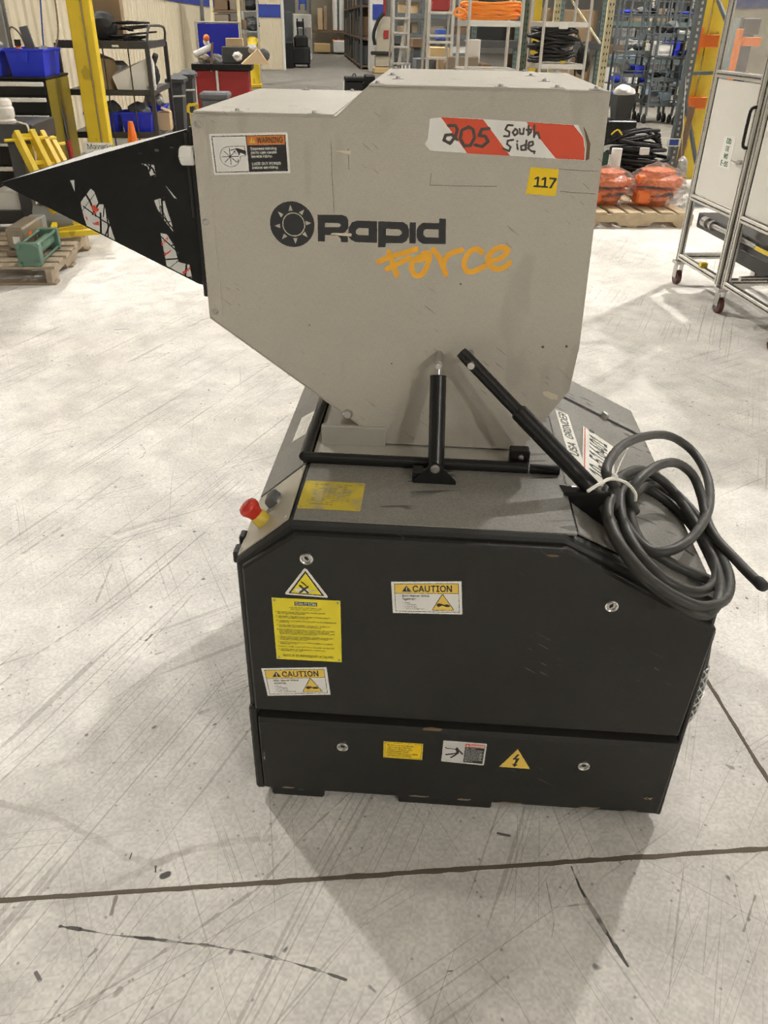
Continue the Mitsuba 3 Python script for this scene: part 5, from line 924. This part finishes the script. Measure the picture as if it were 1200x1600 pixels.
upright(o, 3.759, 11.2, 4.0, "upright_cream", .085); upright(o, 3.476, 12.6, 4.0, "upright_cream", .085)
for a, b in (((3.45,11.9,1.941), (3.711,11.3,1.474)),): put("brace", BAR(a, b, .022, .022), "upright_cream", o)
one("yellow_column", [BB(2.989, 3.099, 12.0, 12.12, 0, 4, .004), BB(2.921, 2.989 - .005, 12.02, 12.1, 0, 4, .004)][0], "yellow", "slim yellow column between the two wire shelves", "column")
o = thing("rack_post", "grey green rack post left of the slim yellow column", "post"); upright(o, 2.992, 12.4, 4.0, "upright_green", .09)
# aluminium step ladders
def ladder(xl, xr, y, rungs, top, label, slope=0.0, m="alu"):
    o = thing("step_ladder", label, "ladder")
    for x in (xl, xr): put("rail", BAR((x, y + slope * 0, 0), (x, y + slope * top, top), .045, .06), m, o)
    for z in rungs:
        put("tread", BB(xl, xr, y + slope * z - .06, y + slope * z + .10, z - .035, z, .004), m, o)
    for x in (xl, xr): put("rear_leg", BAR((x, y + .9, 0), (x, y + slope * top + .05, top * .95), .035, .035), m, o)
    return o
ladder(1.895, 2.26, 14.0, [1.81, 1.513, 1.429, 1.217, 1.079 - .25, .4], 3.0, "aluminium step ladder below the dark red box")
ladder(1.646, 1.932, 17.0, [1.743, 1.513, 1.289, 1.02, .5, .2], 3.2, "aluminium step ladder beside the pale pier")
one("ladder_brace", BAR((1.947,17.1,2.013), (1.764,17.1,0.911), .06, .05), "alu", "slanting aluminium rail across the ladder beside the pale pier", "rail")
one("red_case", BB(1.958, 2.221, 14.1, 14.4, 1.818, 1.818 + .42, .02), "red", "dark red case on top of the aluminium ladder", "case")
for i, (a, b, ya, yb, Y, mm, lb) in enumerate(((614, 630, 55, 70, 18.5, "trash_grey", "dark grey box behind the left ladder"), (650, 682, 92, 108, 15.2, "grey_plastic", "grey plastic crate at the foot of the red case ladder"), (684, 704, 92, 108, 15.0, "card", "brown carton at the foot of the red case ladder"), (672, 702, 74, 86, 15.6, "crate", "stack of tan sheets behind the red case ladder"), (686, 700, 46, 62, 16.0, "label_blue", "small navy blue parts behind the red case ladder"), (645, 660, 60, 72, 18.0, "brown", "dark brown box between the two ladders"))):
    x0, x1, z0, z1 = (1.791, 1.869, 2.208, 2.154, 2.352, 2.135)[i], (1.998, 2.216, 2.423, 2.486, 2.51, 2.325)[i], 0, (1.445, 1.149, 1.159, 1.31, 1.571, 1.403)[i]
    o = one("stock_item", BB(x0, x1, Y, Y + .5, z1 - .16, z1, .01), mm, lb, "box"); put("stand", BB(x0 + .02, x1 - .02, Y + .03, Y + .47, 0, z1 - .16, .01), "trash_grey", o)
# wire shelf trolleys with coiled hoses
def wire_shelf(x0, x1, y0, y1, levels, label, m="alu", h=2.35):
    o = thing("wire_trolley", label, "trolley")
    for x in (x0, x1):
        for y in (y0, y1): put("post", CY((x, y, .1), (x, y, h), .019, n=10), m, o, smooth=40); put("caster", CY((x - .015, y, .05), (x + .015, y, .05), .05, n=12), "rubber", o)
    for z in levels:
        k = put("shelf", [BB(x0, x1, y0 - .014, y0 + .014, z - .055, z, .005), BB(x0, x1, y1 - .014, y1 + .014, z - .055, z, .005), BB(x0 - .014, x0 + .014, y0, y1, z - .055, z, .005), BB(x1 - .014, x1 + .014, y0, y1, z - .055, z, .005)], m, o)
        n = int((x1 - x0) / .025)
        put("wire_deck", [BB(x0 + (i + .5) * (x1 - x0) / n - .003, x0 + (i + .5) * (x1 - x0) / n + .003, y0, y1, z - .008, z - .003, 0) for i in range(n)] + [BB(x0, x1, y - .004, y + .004, z - .012, z - .008, 0) for y in np.arange(y0 + .1, y1, .12)], m, k); scene_stuff(k + "__wire_deck")
    return o
w1x0, w1x1 = 1.702, 2.256; w1z = 1.69; w1b = 1.251
wire_shelf(w1x0, w1x1, 9.5, 10.1, (w1z, w1b, .3), "wire shelf trolley carrying a coil of orange hose")
o = None
rnd = random.Random(21); cx, cy = (w1x0 + w1x1) / 2, 9.8
hose = [TU([(cx + (.31 + rnd.uniform(-.05, .03)) * math.cos(a + ph) * 1.02, cy + .20 * math.sin(a + ph), w1z + .020 + .019 * t + rnd.uniform(-.012, .018)) for a in np.linspace(0, 2 * math.pi, 15)[:-1]], .0118, 7, 4, True) for t, ph in [(t, rnd.uniform(0, 6)) for t in range(8)]]
hk = one("orange_hose", hose[0], "hose_orange", "coil of bright orange hose lying on the upper wire shelf", "hose", smooth=True)
for hm in hose[1:]: put("turn", hm, "hose_orange", hk, smooth=True)
put("loop_end", TU([(w1x0 + .02, 9.6, w1z + .05), (w1x0 - .10, 9.55, w1z + .10), (w1x0 - .14, 9.6, w1z + .06), (w1x0 - .08, 9.62, w1z + .03), (w1x0 - .02, 9.65, w1z + .06)], .0135, 7, 5), "hose_orange", hk, smooth=True)
w2x0, w2x1 = 2.731, 3.257; w2z = 1.695; w2b = 1.277
wire_shelf(w2x0 - .0, w2x1, 10.4, 11.0, (w2z, w2b, .3), "wire shelf trolley carrying a coil of black hose")
put("ticket", BB(2.902, 3.006, 10.375, 10.383, w2z - .07, w2z + .0, .001), "white", "wire_trolley_001", label="white shelf ticket with black print")
cx = (w2x0 + w2x1) / 2 - .06; blk = []
for t in range(11):
    pts = []; r0 = .27 + rnd.uniform(-.04, .03); ph = rnd.uniform(0, 6); zc = w2b + .05 + .032 * t; tilt = rnd.uniform(-.1, .1); ox = rnd.uniform(-.04, .04)
    for a in np.linspace(0, 2 * math.pi, 15)[:-1]: pts.append((cx + ox + r0 * 1.0 * math.cos(a + ph), 10.7 + .20 * math.sin(a + ph), zc + tilt * math.cos(a + ph) * .6 + rnd.uniform(-.012, .012)))
    blk.append(TU(pts, .021, 8, 4, True))
hk = one("black_hose", blk[0], "gloss_black", "coil of thick glossy black hose on the lower wire shelf", "hose", smooth=True)
for hm in blk[1:]: put("turn", hm, "gloss_black", hk, smooth=True)
one("yellow_tag", BB(cx + .05, cx + .11, 10.46, 10.50, w2b + .005, w2b + .03, .003), "yellow", "yellow hose fitting under the black coil", "fitting")
one("dark_box", BB(w1x0 + .05, w1x1 - .08, 11.0, 11.4, .0, 1.26, .02), "brown", "dark load standing behind the orange hose trolley", "load")
one("grey_carton", BB(w1x0 + .02, w1x0 + .40, 10.9, 11.0, 1.02, 1.32, .01), "beige_metal", "greyish carton seen through the orange hose trolley", "carton"); one("white_board", BB(w1x0 + .25, w1x0 + .42, 10.95, 10.99, 1.26, 1.5, .004), "paper", "pale board with a dark arrow behind the orange hose trolley", "board")
one("black_parts_bag", [lump((w2x1 + .13, 10.9, 1.30), (.09, .09, .16), 61, .35), CY((w2x1 + .13, 10.9, 1.4), (w2x1, 10.98, w2z - .03), .006, n=5)], "dark", "clear bag of black parts hanging right of the black hose trolley", "bag")

# ---------------------------------------------------------------- right side: carts, column, robots on a pallet, the white guard cart
def wire_cart(x0, x1, y0, y1, h, levels, label, seed, cart_name, mesh=True):
    o = thing("wire_cart", label, "cart"); m = "upright_grey"
    for x in (x0, x1):
        for y in (y0, y1): put("post", BB(x - .02, x + .02, y - .02, y + .02, .14, h, .003), m, o)
        for y in (y0 + .08, y1 - .08):
            put("caster_fork", BB(x - .025, x + .025, y - .02, y + .02, .08, .17, .003), m, o); put("caster", CY((x - .02, y, .075), (x + .02, y, .075), .075, n=14), "rubber", o)
    for z in levels: put("shelf", [BB(x0, x1, y0, y1, z - .02, z, .003), BB(x0, x1, y0 - .01, y0 + .01, z - .05, z + .02, .003)], m, o)
    if mesh:
        n = max(2, int((x1 - x0) / .24))
        for i in range(1, n): put("mesh_wire", CY((x0 + (x1 - x0) * i / n, y0 - .02, .2), (x0 + (x1 - x0) * i / n, y0 - .02, h), .009, n=5), m, o)
        for z in np.arange(.42, h, .25): put("mesh_wire", CY((x0, y0 - .025, z), (x1, y0 - .025, z), .009, n=5), m, o)
    rnd = random.Random(seed)
    for li, z in enumerate(levels):
        x = x0 + .06; count = 0
        while x < x1 - .15:
            w = rnd.uniform(.16, .42); w = min(w, x1 - .05 - x); hh = rnd.uniform(.09, .24); t = rnd.random()
            mm, lb = (("bin_blue", "blue plastic part"), ("grey_plastic", "dark grey part"), ("white", "white wrapped part"), ("grey_steel", "grey metal part"), ("gloss_black", "black part"), ("rack_blue", "pale blue part"))[rnd.choice((0, 0, 1, 1, 2, 3, 4, 4, 5))]
            g = BB(x, x + w, y0 + .05, y1 - .05, z + .001, z + hh, .01) if t < .5 else lump((x + w / 2, (y0 + y1) / 2, z + hh * .55), (w * .45, (y1 - y0) * .35, hh * .5), rnd.randrange(999), .3, 2, 1)
            one("stored_part", g, mm, f"{lb}, {ORD[count]} from left, {LEVEL[li + 1]} shelf of the {cart_name}", "part", "small parts on the wire carts"); count += 1; x += w + .03
    return o
WY = 17.5
wire_cart(6.272, 6.781, 17.5, 18.2, 1.127 + 1.0, (.42, .86, 1.25), "grey wire cart nearest the hopper, its casters on the grey floor", 31, "nearest wire cart")
wire_cart(6.821, 7.355, 17.3, 18.0, 2.3, (.36, .80, 1.18, 1.55), "second grey wire cart from the hopper, with blue wrapped parts", 32, "second wire cart")
wire_cart(7.333, 7.887, 17.0, 17.7, 2.3, (.36, .80, 1.18, 1.55), "third grey wire cart from the hopper, behind the slotted upright", 33, "third wire cart")
wire_cart(7.338, 8.399, 21.0, 21.8, 2.6, (.5, 1.0, 1.45, 1.9), "grey wire cart in the second row, left one", 34, "left rear wire cart")
wire_cart(8.461, 9.501, 21.0, 21.8, 2.6, (.5, 1.0, 1.45, 1.9), "grey wire cart in the second row, right one", 35, "right rear wire cart")
rack("pallet_rack", "cream pallet rack with mixed stock far behind the wire carts", 8.394, 12.94, 25.0, (.9, 1.8, 2.5), 4, "upright_cream", "upright_green", 8, ("card", "rack_blue", "off_white", "brown", "grey_plastic", "bin_blue", "trash_grey", "paper"), "stock on the rack far behind the wire carts", ("stock", "far rack behind the wire carts"), top=4.5)
# small things on the floor by the carts
o = thing("waste_bin", "grey waste bin with white film on a black crate beside the hopper", "bin"); bx = 5.166
put("bin", hull([(bx + sx * r, 14.2 + sy * r, z) for sx in (-1, 1) for sy in (-1, 1) for r, z in ((.12, .36), (.16, .72))]), "trash_grey", o); put("film", lump((bx, 14.2, .76), (.17, .15, .10), 71, .35), "white", o, label="crumpled white film")
one("black_crate", BB(bx - .26, bx + .24, 14.0, 14.5, 0, .355, .02), "gloss_black", "black crate under the grey waste bin", "crate")
# slotted rack upright with braces, yellow column with orange beams
o = thing("slotted_upright", "dark grey slotted rack upright in front of the wire carts", "upright")
ux = 4.197
put("post", BB(ux - .045, ux + .045, 9.6, 9.68, 0, 4.2, .004), "upright_grey", o); put("slot", [BB(ux - .012, ux + .012, 9.597, 9.602, z, z + .03, 0) for z in np.arange(.25, 2.6, .06)], "dull_alu", o); scene_stuff(o + "__slot")
put("brace", BAR((4.156,9.62,1.231), (4.59,9.9,1.229), .035, .035), "upright_grey", o); put("brace", BAR((4.176,9.62,1.075), (4.627,9.9,0.284), .035, .035), "upright_grey", o); put("brace", BAR((4.494,9.9,1.921), (4.575,9.7,1.686), .035, .035), "upright_grey", o)
put("label_card", BB(4.084, 4.242, 9.585, 9.592, 0.502, 0.588, .001), "white", o); put("label_print", BB(4.114, 4.219, 9.583, 9.585, 0.515, 0.575, 0), "label_blue", o, label="blue printed patch")
o = thing("yellow_column", "broad yellow steel column with orange rack beams at the right", "column")
yx0, yx1 = 4.779, 5.023; put("flange", BB(yx0, yx1, 10.6, 10.63, 0, 4.5, .004), "yellow", o); put("web", BB(yx0 - .09, yx0 - .01, 10.62, 10.9, 0, 4.5, .004), "yellow", o)
o = thing("orange_beam", "upper orange rack beam clamped to the broad yellow column", "beam"); put("beam", BB(4.583, 4.879, 10.5, 10.58, 1.466, 1.595, .006), "orange", o); put("hook_plate", BB(4.594, 4.656, 10.47, 10.5, 1.4, 1.665, .004), "orange", o)
o = thing("orange_beam", "lower orange rack beam clamped to the broad yellow column", "beam"); put("beam", BB(4.636, 4.879, 10.5, 10.58, 0.817, 0.942, .006), "orange", o); put("hook_plate", BB(4.584, 4.648, 10.47, 10.5, 0.732, 0.955, .004), "orange", o)
one("wood_plank", BAR((4.148 - .06, 9.22, 0.0), (4.265,9.5,0.909), .06, .05), "brown", "weathered plank leaning beside the slotted upright", "plank")
# pallet with the two wrapped robots
pallet(2.581, 3.705, 7.75, 8.85, "light wooden pallet under the plastic-wrapped orange robots", "y", 7, 0.14, 2, "wood_light")
def wrapped_robot(c, s, label, seed):
    x, y, z = c; o = thing("robot_unit", label, "robot"); h = .70 * s
    put("base", LATHE([(0, 0), (.15 * s, 0), (.17 * s, .06 * h), (.20 * s, .10 * h), (.20 * s, .16 * h), (.12 * s, .18 * h), (0, .18 * h)], (x, y, z), n=24), "robot_orange", o, smooth=35)
    put("housing", LATHE([(0, .17 * h), (.20 * s, .17 * h), (.26 * s, .20 * h), (.27 * s, .25 * h), (.20 * s, .28 * h), (0, .28 * h)], (x, y, z), n=24), "robot_orange", o, smooth=35)
    put("gear_box", BB(x - .27 * s, x - .10 * s, y - .24 * s, y - .05 * s, z + .06 * h, z + .26 * h, .02), "robot_orange", o)
    put("upper_flange", LATHE([(0, .29 * h), (.13 * s, .29 * h), (.24 * s, .33 * h), (.25 * s, .42 * h), (.20 * s, .47 * h), (.18 * s, .50 * h), (.19 * s, .54 * h), (.10 * s, .57 * h), (0, .57 * h)], (x + .02, y, z), n=24), "robot_orange", o, smooth=35)
    put("motor", CY((x - .24 * s, y - .10 * s, z + .40 * h), (x + .26 * s, y - .12 * s, z + .38 * h), .085 * h, n=14), "robot_orange", o, smooth=40)
    put("dark_gap", [CY((x, y, z + .16 * h), (x, y, z + .31 * h), .17 * s, n=20), BB(x - .06 * s, x + .14 * s, y - .262 * s, y - .20 * s, z + .20 * h, z + .25 * h, .004)], "dark", o)
    b = trimesh.creation.icosphere(subdivisions=5); v = b.vertices
    k = 1 + .22 * (meshkit.fbm(v * 2.1 + seed, 3, seed) - .5) + .16 * np.abs(meshkit.noise(v * 4.0 + seed * 3, seed) - .5) + .12 * np.abs(meshkit.noise(v * 9.0 + seed * 5, seed + 1) - .5)
    b.vertices = v * k[:, None] * np.array([.315 * s, .29 * s, .325 * h]) + np.array([x + .03, y, z + .29 * h]); b.vertices[:, 2] = np.maximum(b.vertices[:, 2], z + .002)
    put("plastic_bag", b, "film", o, smooth=True, label="crumpled clear plastic bag")
    return o
wrapped_robot((3.418, 8.15, .141), .86, "orange robot unit in a clear bag, right one on the light pallet", 3)
wrapped_robot((2.949, 8.20, .141), .80, "orange robot unit in a clear bag, half hidden by the hopper", 9)
# black cables and a paper roll on a table behind them
o = thing("cable_table", "dark low trolley behind the wrapped robots carrying black cables", "trolley"); tx0, tx1 = 3.087, 3.871; tz = 0.304
put("tabletop", BB(tx0, tx1, 8.95, 9.55, tz - .04, tz, .005), "gloss_black", o)
for x in (tx0 + .04, tx1 - .04):
    for y in (9.0, 9.5): put("leg", BB(x - .02, x + .02, y - .02, y + .02, 0, tz - .04, .003), "gloss_black", o)
cc = coil(((tx0 + tx1) / 2 + .10, 9.15, tz + .03), .30, 9, .020, 77, flat=.6, lift=.030, n=8, jit=.16)
hk = one("cable_bundle", cc[0], "gloss_black", "big heap of black cables behind the wrapped robots", "cables", smooth=True)
for m_ in cc[1:]: put("turn", m_, "gloss_black", hk, smooth=True)
for i in range(7):
    a = random.Random(i).uniform(-.05, .05); put("strand", TU([(tx0 + .10 + .03 * i, 9.12 + .03 * i, tz + .27 + .012 * i), (tx0 + .35, 9.1 + .03 * i, tz + .34 + a), (tx0 + .60, 9.15 + .02 * i, tz + .37 + a), (tx1 - .06 + .01 * i, 9.2, tz + .40 - .03 * i)], .016, 7, 5), "gloss_black", hk, smooth=True)
put("plug", CY((tx1 - .10, 8.98, tz + .04), (tx1 + .05, 8.93, tz - .02), .035, n=12), "dull_alu", hk, smooth=40, label="grey connector"); put("tag", BB(tx0 + .42, tx0 + .52, 8.87, 8.90, tz + .20, tz + .27, .004), "off_white", hk)
put("tag", BB(tx1 - .28, tx1 - .18, 8.84, 8.87, tz + .03, tz + .09, .004), "off_white", hk); put("yellow_clip", TU([(tx0 + .15, 9.08, tz + .37), (tx0 + .21, 9.07, tz + .42), (tx0 + .27, 9.08, tz + .37)], .009, 6, 4), "yellow", hk)
rl = one("paper_roll", LATHE([(0, 0), (.055, 0), (.055, .29), (.018, .29), (.018, .28), (0, .28)], (3.244, 8.85, 0.28), n=20), "white", "white paper roll standing left of the black cables", "roll", smooth=35); put("support", BB(3.244 - .06, 3.244 + .06, 8.80, 8.92, .0, 0.28 - .001, .005), "gloss_black", rl)
one("green_box", BB(3.324, 3.476, 9.7, 10.0, 0, 0.436, .01), "green", "dark green and yellow box beside the paper roll", "box")
one("bagged_bolts", [lump((4.044,9,0.363), (.07, .07, .11), 83, .3), CY((4.034,9,0.408), (4.172,9.62,1.225), .004, n=5)], "dull_alu", "clear bag of dark fittings hanging behind the white guard cart", "bag")
one("film_heap", lump((3.8,8.3,0.079), (.09, .12, .14), 84, .4), "film", "crumpled clear film between the robots and the white guard cart", "film")
# blue-grey perforated rack leg and stock behind the cart
o = thing("perforated_upright", "blue grey perforated rack leg seen through the guard cart", "upright"); bx0, bx1 = 4.134, 4.366; bh = 0.213 + .1
put("post", BB(bx0, bx1, 8.8, 8.88, 0, bh, .004), "rack_blue", o); put("slot", [BB(bx0 + .02 + i * (bx1 - bx0 - .04) / 4, bx0 + .045 + i * (bx1 - bx0 - .04) / 4, 8.797, 8.801, z, z + .035, 0) for i in range(4) for z in np.arange(.15, bh - .05, .075)], "dark", o); scene_stuff(o + "__slot")
put("yellow_clip", BB(bx0 + .02, bx0 + .05, 8.78, 8.80, bh - .12, bh - .02, .003), "yellow", o); put("orange_foot", BB(bx1 - .08, bx1 - .02, 8.76, 8.80, .02, .09, .004), "orange", o)
o = thing("orange_rack", "orange rack frame seen through the cart's upper window", "frame"); put("post", BB(4.38, 4.42, 9.0, 9.08, 0, 1.658, .004), "orange", o); put("beam", BB(4.444, 4.626, 9.0, 9.08, 1.51, 1.588, .004), "orange", o); put("rear_post", BB(4.456, 4.511, 9.3, 9.38, 0, 1.753, .004), "rack_blue", o)
one("navy_crate", [BB(4.788, 4.992, 9.8, 10.2, 1.607, 1.761, .01), BB(4.817, 4.963, 9.85, 10.15, 0, 1.607 + .005, .004)], "navy", "navy crate above the orange rack frame", "crate")
one("dark_board", BB(5.322, 6.041, 11.5, 11.55, 0, 3.0, .005), "grey_steel", "grey partition behind the orange rack frame", "partition")
# ---- white guard cart: aluminium profile frame along the line x = GX
GX = 2.76
o = thing("guard_cart", "tall aluminium profile cart with white door panels on casters at the right", "cart")
YA, YB, YC, YD_ = 5.86, 5.20, 5.10, 4.40
PR = 0.042
def prof_bar(p0, p1, parent, w=PR):
    """An aluminium profile: square bar with a groove along each face."""
    p0, p1 = np.asarray(p0, float), np.asarray(p1, float); k = put("profile", [BAR(p0, p1, w, w, None, .004)], "alu", parent)
    a, b, d = basis(p1 - p0); L = np.linalg.norm(p1 - p0); e = d * .004
    put("groove", [BAR(p0 + e + s * v * (w / 2 + .0002), p1 - e + s * v * (w / 2 + .0002), .010 if v is a else .0012, .0012 if v is a else .010, b if False else None, 0) if False else BAR(p0 + e + s * v * (w / 2 + .0001), p1 - e + s * v * (w / 2 + .0001), .009, .0012, np.cross(d, v), 0) for v in (a, b) for s in (-1, 1)], "trash_grey", k)
ZB, ZM, ZT, HT = 0.20, 0.62, 1.40, 2.05
for y in (YA, YB, YC, YD_): prof_bar((GX, y, ZB - .03), (GX, y, HT), o)
for y in (YA, YD_): prof_bar((GX + .62, y, ZB - .03), (GX + .62, y, HT), o)
for y0, y1 in ((YB + .022, YA - .022), (YD_ + .022, YC - .022)):
    for z in (ZB, ZM, ZT, HT - .03): prof_bar((GX, y0, z), (GX, y1, z), o)
    put("door_panel", BB(GX - .004, GX + .004, y0 + .012, y1 - .012, ZM + .03, ZT - .03, .001), "panel_white", o, label="white panel")
    put("clear_window", BB(GX - .002, GX + .002, y0, y1, ZT + .022, HT - .055, 0), "clear_sheet", o, label="clear upper window")
for z in (ZB, HT - .03):
    for y in (YA, YD_): prof_bar((GX + .022, y, z), (GX + .60, y, z), o)
prof_bar((GX + .022, 5.15, ZB), (GX + .60, 5.15, ZB), o); prof_bar((GX + .62, YD_ + .022, ZB), (GX + .62, YA - .022, ZB), o)
put("rear_panel", BB(GX + .618, GX + .624, YD_ + .03, YA - .03, ZM, HT - .06, .001), "panel_white", o)
for x, y in ((GX, YA), (GX, YC + .05), (GX, YD_), (GX + .62, YA), (GX + .62, YD_)):
    c = put("caster", [CY((x - .016, y - .02, .05), (x + .016, y - .02, .05), .05, n=20)], "wheel_red", o, smooth=35, label="swivel caster with a dark red wheel")
    put("hub", CY((x - .018, y - .02, .05), (x + .018, y - .02, .05), .032, n=16), "grey_plastic", c, smooth=35)
    put("fork", [BB(x - .025, x - .019, y - .045, y + .015, .045, .145, .002), BB(x + .019, x + .025, y - .045, y + .015, .045, .145, .002), BB(x - .035, x + .035, y - .04, y + .04, .145, .168, .002)], "steel", c)
hy = YC + .10; put("door_handle", TU([(GX - .004, hy, 1.02), (GX - .05, hy, 1.03), (GX - .055, hy, 1.10), (GX - .055, hy, 1.17), (GX - .05, hy, 1.24), (GX - .004, hy, 1.25)], .010, 8, 3), "gloss_black", o, smooth=True, label="black pull handle")
put("latch", [CY((GX - .004, YB + .06, .93), (GX - .035, YB + .06, .93), .014, n=10), BAR((GX - .03, YB + .02, .93), (GX - .03, YB + .15, .932), .012, .012)], "steel", o)
put("sign_plate", BB(GX - .0062, GX - .0042, 5.40, 5.56, .865, 1.06, .0006), "white", o, label="white sign lettered in green")
for i, (t, h) in enumerate((("EID", .03), ("DI", .03), ("WI", .03), ("E-55", .03))):
    m = meshkit.text_mesh(t, h, .001, True); v = m.vertices.copy(); cx_ = (v[:, 0].max() + v[:, 0].min()) / 2
    m = tm(np.stack([GX - .0064 - v[:, 2], 5.48 - (v[:, 0] - cx_), 1.013 - .045 * i + v[:, 1]], 1), m.faces); m.fix_normals(); put("sign_letters", m, "green_print", o)
put("bracket", BB(GX - .03, GX + .02, YB + .24, YB + .28, ZB + .02, ZB + .05, .003), "yellow", o)
tr = put("drip_tray", BB(GX + .05, GX + .58, YD_ + .05, YA - .05, ZM - .20, ZM - .10, .006), "black_metal", o, label="dark tray below the panels")
one("process_valve", [CY((GX + .04, YA - .25, .485), (GX + .04, YA - .95, .487), .016, n=12), CY((GX + .04, YA - .18, .485), (GX + .04, YA - .25, .485), .034, n=14), CY((GX + .04, YA - .30, .485), (GX + .04, YA - .33, .485), .030, n=14), CY((GX + .04, YA - .62, .487), (GX + .04, YA - .66, .487), .026, n=14)], "steel", "shiny steel pipe with fittings across the guard cart", "pipe", smooth=35)
put("yellow_tag", BB(GX + .015, GX + .03, YA - 1.20, YA - .97, .475, .50, .004), "yellow", "process_valve", label="yellow tag")
put("grey_sheet", BB(GX + .30, GX + .305, YD_ + .05, YA - .05, ZB + .02, ZM - .1, .001), "grey_plastic", o)
put("switch_plate", BB(GX - .03, GX + .03, 4.46, 4.58, .36, .66, .006), "black_metal", o); put("meter", BB(GX + .10, GX + .18, 4.43, 4.50, .24, .42, .006), "gloss_black", o)
for y in (4.60, 5.0): prof_bar((GX + .03, y, .26), (GX + .9, y, .26), o, .034)
put("side_panel", BB(GX + .03, GX + .60, YD_ - .004, YD_ + .004, ZM, HT - .06, .001), "panel_white", o)
